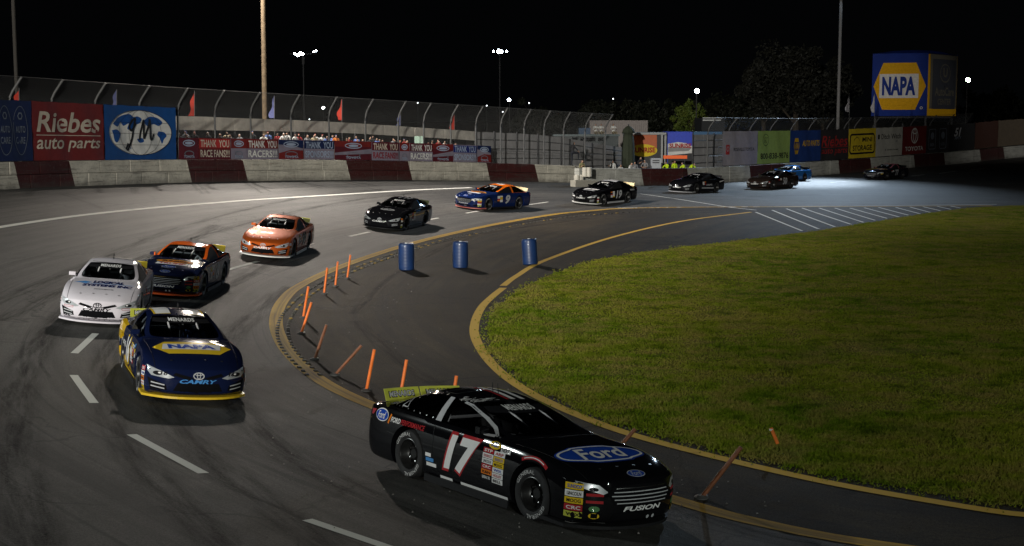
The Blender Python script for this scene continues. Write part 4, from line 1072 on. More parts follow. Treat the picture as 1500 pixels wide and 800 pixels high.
# ------------------------------------------------------------------ the inflatable cube
NB = mat('inflatable_navy', (.010, .032, .22), .6, 0, 0, .12, .6, .1); NY = mat('inflatable_yellow', (.68, .36, .006), .6, spec=.1); NW = mat('inflatable_white', (.66, .64, .62), .6, spec=.1); NG = mat('inflatable_grey', (.11, .10, .075), .6); ND = mat('inflatable_dark_panel', (.028, .032, .045), .6)
cube = empty('advertising_cube', 'huge inflatable advertising cube with a yellow hexagon on its blue face', 'inflatable')
Dn = 150.0
A0, A1 = at(1276, 170, Dn - .2), at(1357.5, 170, Dn - 2.6); A2 = at(1400, 168, Dn + 3.2); zt = at(1357, 77.5, Dn - 2.6).z
A3 = A0 + (A2 - A1)
zb = A1.z
def quadmesh(name, P, Q, z0, z1, m, parent, bulge, n=10, topdip=.0):
    d = (Q - P); d.z = 0; L = d.length; d.normalize(); nr = Vector((d.y, -d.x, 0))
    V = []; F = []
    for i in range(n + 1):
        for j in range(n + 1):
            u, v = i / n, j / n; bl = bulge * (1 - (2 * u - 1) ** 4) * (1 - (2 * v - 1) ** 4)
            p = P + d * (L * u) + nr * bl; V.append((p.x, p.y, z0 + (z1 - z0) * v + (0.32 * (4 * u * (1 - u)) ** .5 * topdip * v ** 6)))
    for i in range(n):
        for j in range(n): a = i * (n + 1) + j; F.append((a, a + n + 1, a + n + 2, a + 1))
    o = mesh(name, V, F, m, parent, True)
    def put(nm, sh, mm, cu, cv, lift):
        v2, F2 = cut2d(sh, .8); VV = []
        for p in v2:
            u, v = cu + p[0] / L, cv + p[1] / (z1 - z0); bl = bulge * (1 - (2 * u - 1) ** 4) * (1 - (2 * v - 1) ** 4) + lift
            w = P + d * (L * u) + nr * bl; VV.append((w.x, w.y, z0 + (z1 - z0) * v))
        mesh(nm, VV, F2, mm, o)
    put.L, put.H = L, z1 - z0
    return o, put
o, put = quadmesh('blue_face', A0, A1, zb, zt, NB, cube, .18)
W, Hh = put.L, put.H
put('hexagon', poly2d([(-W * .47, 0), (-W * .30, -Hh * .375), (W * .29, -Hh * .375), (W * .47, 0), (W * .29, Hh * .375), (-W * .30, Hh * .375)]), NY, .50, .475, .02)
put('white_band', rect(W * .70, Hh * .385), NW, .49, .48, .05); put('lettering', T('NAPA', W * .60, Hh * .30, .045), NB, .49, .48, .09)
put('lettering', ring(.30, .30, .06), NW, .90, .13, .05)
o, put = quadmesh('grey_face', A1, A2, zb, zt - .1, NY, cube, .15)
W = put.L
put('grey_panel', rect(W * .93, Hh * .87), NG, .52, .56, .02); put('dark_panel', rring(W * .80, Hh * .80, W * .39, .2), ND, .52, .52, .04)
put('lettering', ring(W * .36, Hh * .30, .12), NG, .52, .70, .06); put('lettering', T('U', W * .14, Hh * .15, .03), NG, .52, .71, .07); put('lettering', T('AutoCare', W * .66, Hh * .14, .02), NG, .52, .40, .06); put('lettering', T('CENTER', W * .46, Hh * .10, .02), NG, .52, .235, .06)
quadmesh('rear_face', A2, A3, zb, zt, NB, cube, .1); quadmesh('rear_face', A3, A0, zb, zt, NB, cube, .1)
n = 8; V = []; F = []
for i in range(n + 1):
    for j in range(n + 1):
        u, v = i / n, j / n; p = (A0 * (1 - u) + A1 * u) * (1 - v) + (A3 * (1 - u) + A2 * u) * v
        V.append((p.x, p.y, zt + .5 * (16 * u * (1 - u) * v * (1 - v)) ** .5 - .02))
for i in range(n):
    for j in range(n): a = i * (n + 1) + j; F.append((a, a + n + 1, a + n + 2, a + 1))
mesh('top', V, F, NB, cube, True)
cx = (A0 + A2) / 2
fr = B()
for q in (A0, A1, A2, A3): w = q.lerp(cx, .1); fr.tube([(w.x, w.y, -.5), (w.x, w.y, zb)], .12, 6)
for i in range(4):
    a, b_ = [A0, A1, A2, A3][i].lerp(cx, .1), [A0, A1, A2, A3][(i + 1) % 4].lerp(cx, .1)
    fr.tube([(a.x, a.y, zb - .15), (b_.x, b_.y, zb - .15)], .1, 6)
for o in fr.V: pass
fr.build('support_frame', DARKSTEEL, cube)

# ------------------------------------------------------------------ light poles (visible lamps) and the far lights
GLOW = {}
def lamp_mat(name, c, s):
    return mat(name, (.8, .8, .8), .4, emit=(c, s))
WOOD = mat('pole_timber', (.22, .16, .10), .85, 0, 0, .3, 5, .2)
def light_pole(label, px, D, lamp, m, r0, r1, heads, em, key, zbase=None, lean=0.0, tilt_to=(0, 40, 0)):
    """a tall pole with crossarm and floodlight heads; FLOODS[key] hangs on it"""
    b0 = at(px, 190, D); x0 = b0.x
    root = empty('floodlight_pole', label, 'light pole', (x0, D, 0))
    zt = lamp[2]
    B().tube([(0, 0, -.3), (lean * zt * .5, 0, zt * .5), (lean * zt, 0, zt + .6)], 0, 10, True, [r0, (r0 + r1) / 2, r1]).build('pole', m, root)
    to = Vector(tilt_to) - Vector((x0, D, zt)); to.normalize(); side = to.cross(Vector((0, 0, 1))).normalized()
    top = Vector((lean * zt, 0, zt))
    B().tube([top - side * 1.7, top + side * 1.7], .06, 6).build('crossarm', DARKSTEEL, root)
    rot = to.to_track_quat('Z', 'Y').to_matrix().to_4x4()
    for s in heads:
        c = top + side * s + to * .28
        M = Matrix.Translation(c) @ rot
        B().lathe([(.10, -.32), (.14, -.28), (.30, .0), (.32, .04), (.30, .04), (.12, -.2)], 14, M, False).build('lamp_head', DARKSTEEL, root)
        B().lathe([(.285, .02), (.2, .045), (.001, .06)], 14, M, False).build('lens', em, root)
        B().tube([top + side * s, c - to * .25], .04, 6).build('bracket', DARKSTEEL, root)
    return root
EM_W = lamp_mat('warm_lamp_lens', (1, .86, .70), 60); EM_C = lamp_mat('cool_lamp_lens', (.62, .82, 1), 40); EM_N = lamp_mat('white_lamp_lens', (1, 1, 1), 90); EM_B = lamp_mat('blue_white_lamp_lens', (.75, .88, 1), 70); EM_G = lamp_mat('greenish_lamp_lens', (.75, 1, .62), 45); EM_S = lamp_mat('small_lamp_lens', (.9, .95, 1), 4)
light_pole('tall wooden light pole rising behind the turn fence', 387.5, 86, FLOODS['left'][0], WOOD, .17, .13, (-1.4, -.7, .7, 1.4), EM_W, 'left', lean=.006)
light_pole('tall grey light pole beside the inflatable cube', 1227, 128, FLOODS['back'][0], mat('weathered_pole', (.26, .25, .25), .8), .17, .13, (-1.4, -.7, .7, 1.4), EM_C, 'back', tilt_to=(12, 88, 0))
dp = at(23, 100, 92); op = empty('utility_pole', 'dark bare utility pole at the left edge of the fence', 'pole', (dp.x, dp.y, 0)); B().tube([(0, 0, 0), (0, 0, 22)], .12, 8).build('pole', mat('dark_pole', (.05, .045, .04), .9), op)
def far_lamp(label, px, py, D, heads, em, r=.17, pole_r=.08, arm=0.0, drum=None):
    p = at(px, py, D); root = empty('street_lamp', label, 'street lamp', (p.x, D, 0), 0, 'distant lamps beyond the track')
    B().tube([(0, 0, 0), (0, 0, p.z)], pole_r, 6).build('pole', DARKSTEEL, root)
    if arm: B().tube([(-arm, 0, p.z), (arm, 0, p.z)], .06, 6).build('crossarm', DARKSTEEL, root)
    for hx, hz, k in heads:
        M = Matrix.Translation((hx, -.25, p.z + hz)) @ Matrix.Rotation(R(62), 4, 'X')
        B().lathe([(r * k * .5, -.25), (r * k * 1.05, .0), (r * k * 1.05, .04)], 12, M, False).build('lamp_head', DARKSTEEL, root)
        B().lathe([(r * k, .03), (r * k * .8, .10), (.001, .14)], 12, M, False).build('lens', em, root)
    if drum: B().lathe([(.22, p.z - 1.5), (.22, p.z - .5)], 10).build('transformer', DARKSTEEL, root)
far_lamp('distant floodlight cluster right of the wooden pole', 444, 79, 200, [(-1.15, 0, .7), (-.75, -.2, 1.1), (-.35, .02, 1.25), (-.05, -.08, .9), (1.55, .25, .5), (1.9, .4, .6)], EM_B, .22, .10, 1.9, True)
far_lamp('distant twin armed floodlight right of the first cluster', 732, 76, 190, [(-.85, .05, .6), (-.1, .05, 1.4), (.2, 0, 1.1), (.95, .05, .6)], EM_B, .22, .09, 1.0)
far_lamp('distant single lamp just above the fence end', 746.5, 147, 220, [(-.1, .05, 1.2)], EM_B, .22, .07)
far_lamp('distant single lamp standing above the small lit tree', 1020.5, 134, 170, [(0, .05, 1.5)], EM_B, .20, .08)
far_lamp('distant lamp right of the inflatable cube', 1417, 118, 190, [(0, .05, 1.6)], EM_G, .20, .08)
for px, py, lab in [(188, 157, 'above the blue globe banner'), (474, 158, 'behind the middle of the turn fence'), (453.5, 175, 'low and dim just above the fascia board'), (612, 151, 'over the fence top in the middle'), (713, 155, 'left of the single lamp'), (736.5, 164, 'low beside the fence end'), (775, 151, 'right of the single lamp'), (898, 145, 'alone in the dark middle'), (1107, 138, 'in front of the dark oak')]:
    far_lamp('tiny distant lamp ' + lab, px, py, 260, [(0, 0, .55 if px not in (188, 474) else 1.1)], EM_S if px not in (188, 474) else EM_N, .22, .05)
# long lit roof edge beyond the trailers
sh_ = empty('shed', 'dark shed with two white roof edge strips beyond the blue trailer', 'shed')
pbox('body', 1028, 1062, 173, 150, 6, mat('dark_shed', (.02, .022, .025), .8), sh_, 0)
pbox('roof_strip', 1029.5, 1058, 172.2, 149.8, .1, mat('white_trim', (.6, .62, .62), .5), sh_, y1=173.4); pbox('roof_strip', 1029.5, 1056, 175.3, 149.8, .1, mat('white_trim', (.6, .6, .6), .5), sh_, y1=177)
# small lit blue trailer roof
tb = pbox('parked_trailer', 1016, 1058, 193, 118, 3, mat('blue_roof', (.02, .10, .22), .4), zb=.4); tag(tb, 'low blue trailer roof showing over the short grey screen', 'trailer')

# ------------------------------------------------------------------ feather flags
def flag(px, y0, y1, D, m, label, w=.45, lean=.0):
    a, b_ = at(px, y1, D), at(px + lean, y0, D); root = empty('feather_flag', label, 'flag', (a.x, a.y, 0), 0, 'feather flags behind the fence')
    h = b_.z - a.z; z0 = a.z; lx = b_.x - a.x
    B().tube([(0, 0, 0), (0, 0, z0 + .1), (lx * .6, 0, z0 + h * .7), (lx, 0, z0 + h)], .025, 6).build('pole', STEEL, root)
    n = 8; V = []; F = []
    for lay in (0, .012):
        for i in range(n + 1):
            t = i / n; ww = w * (1 - t ** 1.5) * (.75 + .25 * math.sin(t * 9 + px)) + .03
            x = lx * t
            V += [(x, lay, z0 + h * t), (x - ww, lay + .12 * math.sin(5 * t + px), z0 + h * t * .97)]
    for lay in (0, 1):
        for i in range(n): a_ = lay * 2 * (n + 1) + i * 2; F.append((a_, a_ + 1, a_ + 3, a_ + 2))
    mesh('sail', V, F, m, root, True)
RF, BF = fabric('red_flag_cloth', (.40, .035, .02)), fabric('blue_flag_cloth', (.09, .10, .22))
for px, y0, y1, D, m, lab in [(28, 129, 154, 80, RF, 'red feather flag above the dark navy banner'), (171, 131, 160, 84, BF, 'blue feather flag above the blue globe banner'), (285, 133, 170, 86, RF, 'red feather flag right of the blue globe banner'), (402, 140, 173, 92, BF, 'blue feather flag right of the wooden pole'), (501, 145, 176, 96, RF, 'red feather flag over the middle of the fascia board'),
                            (587, 165, 184, 100, BF, 'blue feather flag right of the middle red flag'), (666, 168, 190, 104, RF, 'red feather flag near the right end of the fascia'), (1244, 138, 164, 140, fabric('white_flag_cloth', (.40, .40, .44)), 'white feather flag left of the inflatable cube'), (1281, 137, 165, 142, fabric('white_flag_cloth', (.4, .4, .44)), 'white feather flag at the left edge of the inflatable cube')]:
    flag(px, y0, y1, D, m, lab, .42)

# ------------------------------------------------------------------ trees
def leafmat(name, a, b_):
    m = bpy.data.materials.new(name); m.use_nodes = True
    t = NT(m); b = t.n['Principled BSDF']; tc = t.new('ShaderNodeTexCoord')
    t.link(t.mix(t.ramp(t.noise(tc.outputs['Object'], 1.3, 4), [(.35, 0), (.65, 1)]), a, b_), b.inputs['Base Color']); b.inputs['Roughness'].default_value = .7
    return m
def tree(label, loc, h, cr, ch, nleaf, m, seed, leaf=.16, group='trees beyond the track'):
    r = np.random.default_rng(seed); root = empty('tree', label, 'tree', loc, 0, group)
    tb = B(); tips = []
    tb.tube([(0, 0, -.3), (.1, 0, h * .25), (-.1, .1, h * .5)], 0, 8, True, [h * .035, h * .026, h * .017])
    for k in range(11):
        a = k * 2.4 + r.normal(0, .3); z = h * r.uniform(.28, .62); e = Vector((math.cos(a) * cr * r.uniform(.4, .95), math.sin(a) * cr * r.uniform(.4, .95), z + ch * r.uniform(.1, .6)))
        s = Vector((0, 0, z * .8)); mid = s.lerp(e, .5) + Vector((0, 0, .06 * h)); tb.tube([s, mid, e], 0, 5, True, [h * .011, h * .007, h * .003]); tips.append(e)
    tb.build('trunk', mat('bark', (.07, .055, .04), .9), root)
    nc = 60; cen = []
    for k in range(nc):
        if k < 11: c = np.array(tips[k])
        else:
            v = r.normal(0, 1, 3); v /= np.linalg.norm(v); q = r.random() ** .4
            c = np.array([v[0] * cr * q, v[1] * cr * q, h - ch / 2 + v[2] * ch / 2 * q])
        cen.append(c)
    cen = np.array(cen); ci = r.integers(0, nc, nleaf); rad = r.uniform(.5, 1.1, nc) * cr * .24
    d = r.normal(0, 1, (nleaf, 3)); d /= np.linalg.norm(d, axis=1)[:, None]
    P = cen[ci] + d * (rad[ci] * r.random(nleaf) ** .5)[:, None]
    u = r.normal(0, 1, (nleaf, 3)); u /= np.linalg.norm(u, axis=1)[:, None]; w = np.cross(u, r.normal(0, 1, (nleaf, 3))); w /= np.linalg.norm(w, axis=1)[:, None]
    s = leaf * r.uniform(.6, 1.3, nleaf)[:, None]
    V = np.stack([P - u * s, P + w * s * .5, P + u * s, P - w * s * .5], 1).reshape(-1, 3)
    me = bpy.data.meshes.new('crown'); n4 = nleaf * 4
    me.vertices.add(n4); me.vertices.foreach_set('co', V.astype('f4').ravel()); me.loops.add(n4); me.loops.foreach_set('vertex_index', np.arange(n4, dtype='i4')); me.polygons.add(nleaf); me.polygons.foreach_set('loop_start', np.arange(0, n4, 4, dtype='i4')); me.update()
    link_mesh('crown', me, m, root)
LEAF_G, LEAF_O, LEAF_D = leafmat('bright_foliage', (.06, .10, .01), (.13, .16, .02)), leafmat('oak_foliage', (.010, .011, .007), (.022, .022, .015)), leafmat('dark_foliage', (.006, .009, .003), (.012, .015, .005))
p = at(1012, 190, 176); tree('small yellow green tree lit by the lamp above it', (p.x, p.y, 0), at(1012, 150, 176).z, 2.6, 5.2, 5200, LEAF_G, 5, .20)
for i, (px, yt, D, cr, ch, lab) in enumerate([(1165, 62, 205, 8.0, 11, 'tall dark oak in the middle of the far tree group'), (1118, 92, 215, 4.5, 8, 'dark oak at the left of the far tree group'), (1205, 96, 220, 5.5, 9, 'dark oak behind the grey light pole')]):
    q = at(px, 170, D); tree(lab, (q.x, q.y, 0), at(px, yt, D).z, cr, ch, 9000, LEAF_O, 20 + i, .30)
for i, (px, yt, D, lab) in enumerate([(880, 150, 240, 'faint dark tree behind the container'), (955, 150, 235, 'faint dark tree left of the small lit tree'), (1062, 140, 240, 'faint dark tree right of the small lit tree'), (790, 160, 245, 'faint dark tree beyond the fence end'), (1330, 120, 240, 'faint dark tree behind the inflatable cube'), (1455, 135, 230, 'faint dark tree at the right edge')]):
    q = at(px, 170, D); tree(lab, (q.x, q.y, 0), at(px, yt, D).z, 5.5, 6.5, 5000, LEAF_D, 40 + i, .34)
# ------------------------------------------------------------------ stock cars
CAR_NC = 11
CAR_SCALE = .955
def station(x, kind, **k):
    """half section, 11 points from the rocker to the centre line"""
    w = k['w']; zb = k.get('zb', .13); zs = k['zs']; zc = k['zc']
    P = [(w - .05, zb), (w - .005, zb + .12), (w + .012, .46), (w - .004, zs - .12), (w - .05, zs)]
    if kind == 'hood':
        yi = w - .11
        for f in (1, .87, .74, .62, .34, 0):
            y = yi * f; P.append((y, zs + .02 + (zc - zs - .02) * (1 - f ** 3.0)))
    else:
        yb, zgb, yr, zr = k['yb'], k['zgb'], k['yr'], k['zr']
        P.append((yb, zgb)); P.append(((yb + yr) / 2 + .03, (zgb + zr) / 2 + .01)); P.append((yr, zr))
        P.append((yr - .075, zr + (zc - zr) * .40)); P.append((yr * .5, zc - (zc - zr) * .12)); P.append((0, zc))
    cur, dxg = k.get('cur', 0), k.get('dxg', 0)
    out = []
    for i, (y, z) in enumerate(P):
        xx = x - cur * (abs(y) / .93) ** 3.0
        if i >= 7: xx += dxg * (1 - (abs(y) / .75) ** 2)
        out.append((xx, -y, z))
    return out
ST = [
    station(2.47, 'hood', w=.90, zb=.12, zs=.565, zc=.600, cur=.40),
    station(2.28, 'hood', w=.925, zb=.12, zs=.660, zc=.710, cur=.31),
    station(1.88, 'hood', w=.945, zs=.770, zc=.815, cur=.13),
    station(1.42, 'hood', w=.955, zs=.84, zc=.880, cur=.03),
    station(1.00, 'hood', w=.950, zs=.865, zc=.925),
    station(.62, 'cab', w=.945, zs=.875, zc=.955, yb=.845, zgb=.893, yr=.775, zr=.915, dxg=.20),
    station(.12, 'cab', w=.945, zs=.880, zc=1.145, yb=.850, zgb=.905, yr=.70, zr=1.09, dxg=.14),
    station(-.30, 'cab', w=.945, zs=.885, zc=1.258, yb=.850, zgb=.910, yr=.615, zr=1.212, dxg=.06),
    station(-.70, 'cab', w=.945, zs=.890, zc=1.315, yb=.850, zgb=.915, yr=.600, zr=1.262),
    station(-.82, 'cab', w=.945, zs=.892, zc=1.317, yb=.848, zgb=.917, yr=.597, zr=1.263),
    station(-1.20, 'cab', w=.948, zs=.900, zc=1.306, yb=.840, zgb=.925, yr=.590, zr=1.246, dxg=-.04),
    station(-1.62, 'cab', w=.950, zs=.905, zc=1.16, yb=.820, zgb=.930, yr=.605, zr=1.112, dxg=-.08),
    station(-1.98, 'cab', w=.945, zs=.910, zc=1.000, yb=.800, zgb=.935, yr=.690, zr=.965, dxg=-.10),
    station(-2.30, 'hood', w=.925, zs=.915, zc=.975, cur=-.04),
    station(-2.50, 'hood', w=.890, zb=.20, zs=.89, zc=.935, cur=-.12),
]
ST_FORD = [
    station(2.47, 'hood', w=.90, zb=.12, zs=.640, zc=.690, cur=.36),
    station(2.28, 'hood', w=.925, zb=.12, zs=.725, zc=.775, cur=.29),
    station(1.88, 'hood', w=.945, zs=.800, zc=.845, cur=.12),
    station(1.42, 'hood', w=.955, zs=.848, zc=.888, cur=.03),
    station(1.00, 'hood', w=.950, zs=.865, zc=.925),
    station(.62, 'cab', w=.945, zs=.875, zc=.955, yb=.845, zgb=.893, yr=.775, zr=.915, dxg=.20),
    station(.12, 'cab', w=.945, zs=.880, zc=1.145, yb=.850, zgb=.905, yr=.70, zr=1.09, dxg=.14),
    station(-.30, 'cab', w=.945, zs=.885, zc=1.258, yb=.850, zgb=.910, yr=.615, zr=1.212, dxg=.06),
    station(-.70, 'cab', w=.945, zs=.890, zc=1.315, yb=.850, zgb=.915, yr=.600, zr=1.262),
    station(-.82, 'cab', w=.945, zs=.892, zc=1.317, yb=.848, zgb=.917, yr=.597, zr=1.263),
    station(-1.20, 'cab', w=.948, zs=.900, zc=1.306, yb=.840, zgb=.925, yr=.590, zr=1.246, dxg=-.04),
    station(-1.62, 'cab', w=.950, zs=.905, zc=1.16, yb=.820, zgb=.930, yr=.605, zr=1.112, dxg=-.08),
    station(-1.98, 'cab', w=.945, zs=.910, zc=1.000, yb=.800, zgb=.935, yr=.690, zr=.965, dxg=-.10),
    station(-2.30, 'hood', w=.925, zs=.915, zc=.975, cur=-.04),
    station(-2.50, 'hood', w=.890, zb=.20, zs=.89, zc=.935, cur=-.12),
]
M_BODY, M_WS, M_SIDE, M_QUART, M_REAR = range(5)
def build_car_shell(ST):
    bm = bmesh.new(); ns = len(ST); G = []
    for s in ST:
        row = [bm.verts.new(p) for p in s] + [bm.verts.new((p[0], -p[1], p[2])) for p in s[-2::-1]]
        G.append(row)
    nl = 2 * CAR_NC - 1
    cl = bm.edges.layers.float.new('crease_edge')
    def face(v, m=0):
        try: f = bm.faces.new(v); f.material_index = m; return f
        except ValueError: return None
    for i in range(ns - 1):
        for j in range(nl - 1):
            jj = j if j < CAR_NC - 1 else nl - 2 - j           # half index of this strip
            m = 0
            if jj >= 8 and i in (5, 6): m = M_WS
            if jj >= 8 and i in (10, 11): m = M_REAR
            if jj in (5, 6) and i in (5, 6, 7): m = M_SIDE
            if jj in (5, 6) and i in (9, 10, 11): m = M_QUART
            face([G[i][j], G[i][j + 1], G[i + 1][j + 1], G[i + 1][j]], m)
        face([G[i][nl - 1], G[i][0], G[i + 1][0], G[i + 1][nl - 1]], 0)
    def cap(i, front):
        rows = []
        c4 = G[i][4].co
        zs = [G[i][k].co.z for k in range(5)]
        bul = [.015, .045, .05, .035, .0] if front else [0, .02, .05, .05, .01]
        for r in range(5):
            row = [G[i][r]]
            for j in range(5, nl - 5):
                y = G[i][j].co.y * (abs(G[i][r].co.y) / abs(c4.y))
                zz = zs[r] - (.0 if r < 4 else .035 * (abs(y) / .8) * .3 - (G[i][j].co.z - zs[4] - .02) * .55)
                x0 = ST[i][10][0]; k = (ST[0][10][0] - ST[0][4][0]) / (abs(ST[0][4][1]) / .93) ** 3.0 if front else -.12
                x = x0 - k * (abs(y) / .93) ** 3.0 + (bul[r] if front else -bul[r]) * (1 - (abs(y) / .95) ** 2) + ((.02 if r < 4 else .012) if front else (-.02 if r < 4 else -.01))
                if r == 0: x -= (.02 if front else -.08)
                row.append(bm.verts.new((x, y, zz)))
            row.append(G[i][nl - 1 - r]); rows.append(row)
        for r in range(4):
            for j in range(len(rows[0]) - 1):
                q = [rows[r][j], rows[r + 1][j], rows[r + 1][j + 1], rows[r][j + 1]]
                face(q if front else q[::-1])
        top = G[i][4:nl - 4]
        r4 = rows[4]
        for j in range(len(r4) - 1):
            a, b_, c, d = r4[j], top[j], top[j + 1], r4[j + 1]
            q = []
            for v in (a, b_, c, d):
                if v not in q: q.append(v)
            if len(q) > 2: face(q if front else q[::-1])
        bot = rows[0]; face(bot if not front else bot[::-1])
        return rows
    rf = cap(0, True); cap(ns - 1, False)
    bmesh.ops.recalc_face_normals(bm, faces=bm.faces)
    def crease(v1, v2, w):
        e = bm.edges.get((v1, v2))
        if e: e[cl] = w
    for i in range(ns - 1):
        for j, w in ((0, .9), (nl - 1, .9), (4, .55), (nl - 5, .55)): crease(G[i][j], G[i + 1][j], w)
        if 5 <= i <= 11:
            for j, w in ((5, .7), (7, .75), (8, .6)): crease(G[i][j], G[i + 1][j], w); crease(G[i][nl - 1 - j], G[i + 1][nl - 1 - j], w)
    for i, w in ((5, .8), (7, .7), (8, .8), (9, .8), (10, .6), (12, .8), (14, .6)):
        for j in range(nl - 1):
            jj = j if j < CAR_NC - 1 else nl - 2 - j
            if jj >= 8 and i in (5, 7, 10, 12) or jj in (5, 6) and i in (8, 9, 12) or i == 14: crease(G[i][j], G[i][j + 1], w)
    for j in range(nl - 1): crease(G[0][j], G[0][j + 1], .35)
    crease(G[0][0], G[1][0], .9)
    me = bpy.data.meshes.new('stock_car_body'); bm.to_mesh(me); bm.free()
    ob = bpy.data.objects.new('stock_car_body', me); COL.objects.link(ob)
    for k in range(6): me.materials.append(None)
    sub = ob.modifiers.new('sub', 'SUBSURF'); sub.levels = 2; sub.render_levels = 2
    cut = []
    for ax in (1.42, -1.32):
        for s in (-1, 1):
            b = B(); Mx = Matrix.Translation((ax, s * .88, .355)) @ Matrix.Rotation(PI / 2, 4, 'X')
            b.lathe([(.405, -.34), (.405, .34)], 36, Mx)
            c = b.build('arch_cutter'); c.data.materials.append(None); cut.append(c)
            bo = ob.modifiers.new('arch', 'BOOLEAN'); bo.operation = 'DIFFERENCE'; bo.object = c; bo.solver = 'EXACT'
    dg = bpy.context.evaluated_depsgraph_get()
    full = bpy.data.meshes.new_from_object(ob.evaluated_get(dg))
    for m_ in list(ob.modifiers):
        if m_.type == 'BOOLEAN': ob.modifiers.remove(m_)
    dg = bpy.context.evaluated_depsgraph_get(); dg.update()
    solid = bpy.data.meshes.new_from_object(ob.evaluated_get(dg))
    for o in cut + [ob]: bpy.data.objects.remove(o)
    return full, solid
def sub_mesh(src, mi, name, offset=0.0):
    V = [v.co for v in src.vertices]; N = [v.normal for v in src.vertices]; used = {}; F = []; VV = []
    for p in src.polygons:
        if p.material_index in mi:
            f = []
            for v in p.vertices:
                if v not in used: used[v] = len(VV); VV.append(V[v] + N[v] * offset)
                f.append(used[v])
            F.append(f)
    me = bpy.data.meshes.new(name); me.from_pydata(VV, [], F); me.update()
    me.polygons.foreach_set('use_smooth', [True] * len(F)); me.set_sharp_from_angle(angle=R(35))
    me.materials.append(None)
    return me
def split_lr(me, name):
    out = []
    for s in (-1, 1):
        V = []; F = []; used = {}
        for p in me.polygons:
            if p.center.y * s > 0:
                f = []
                for v in p.vertices:
                    if v not in used: used[v] = len(V); V.append(me.vertices[v].co.copy())
                    f.append(used[v])
                F.append(f)
        m2 = bpy.data.meshes.new(name); m2.from_pydata(V, [], F); m2.update(); m2.polygons.foreach_set('use_smooth', [True] * len(F)); m2.materials.append(None); out.append(m2)
    return out
SHELL = {}
for style_, st_ in (('toyota', ST), ('ford', ST_FORD)):
    full, solid = build_car_shell(st_)
    SHELL[style_] = dict(body=sub_mesh(full, (M_BODY, 5), 'body'), ws=sub_mesh(full, (M_WS,), 'windshield'), rw=sub_mesh(full, (M_REAR,), 'rear_window'), sw=split_lr(sub_mesh(full, (M_SIDE,), 'side_window'), 'side_window'),
                         qw=split_lr(sub_mesh(full, (M_QUART,), 'quarter_window'), 'quarter_window'), bvh=BVHTree.FromPolygons([v.co.copy() for v in solid.vertices], [tuple(p.vertices) for p in solid.polygons]))
# projection frames: (u axis, v axis, outward normal, origin)
VIEWS = {'R': (Vector((1, 0, 0)), Vector((0, 0, 1)), Vector((0, -1, 0))), 'L': (Vector((-1, 0, 0)), Vector((0, 0, 1)), Vector((0, 1, 0))),
         'T': (Vector((0, 1, 0)), Vector((-1, 0, 0)), Vector((0, 0, 1))), 'F': (Vector((0, 1, 0)), Vector((0, 0, 1)), Vector((1, 0, 0))), 'B': (Vector((0, -1, 0)), Vector((0, 0, 1)), Vector((-1, 0, 0))),
         'TR': (Vector((1, 0, 0)), Vector((0, 1, 0)), Vector((0, 0, 1)))}
_c, _s = math.cos(R(42)), math.sin(R(42))
VIEWS['FR'] = (Vector((_s, _c, 0)), Vector((0, 0, 1)), Vector((_c, -_s, 0))); VIEWS['FL'] = (Vector((-_s, _c, 0)), Vector((0, 0, 1)), Vector((_c, _s, 0)))
_DEC = {}
def decal_mesh(key, sh, view, c, lift, step, style):
    k = (key, view, tuple(c), lift, style); BVH = SHELL[style]['bvh']
    if key is not None and k in _DEC: return _DEC[k]
    u, v, n = VIEWS[view]; v2, F2 = cut2d(sh, step)
    c = Vector(c); VV = []; ok = []
    for p in v2:
        o = c + u * float(p[0]) + v * float(p[1]) + n * 3.0
        h, nn, _, _ = BVH.ray_cast(o, -n)
        if h is None or (h - c).dot(n) < -.9: ok.append(False); VV.append(c)
        else: ok.append(True); VV.append(h + n * lift + nn * .001)
    F = [f for f in F2 if all(ok[i] for i in f)]
    me = bpy.data.meshes.new('decal'); me.from_pydata(VV, [], F); me.update()
    me.polygons.foreach_set('use_smooth', [True] * len(F)); me.materials.append(None)
    if key is not None: _DEC[k] = me
    return me
def part(name, me, m, parent):
    o = bpy.data.objects.new(name, me); COL.objects.link(o); o.parent = parent
    if not me.materials: me.materials.append(None)
    o.material_slots[0].link = 'OBJECT'; o.material_slots[0].material = m
    return o
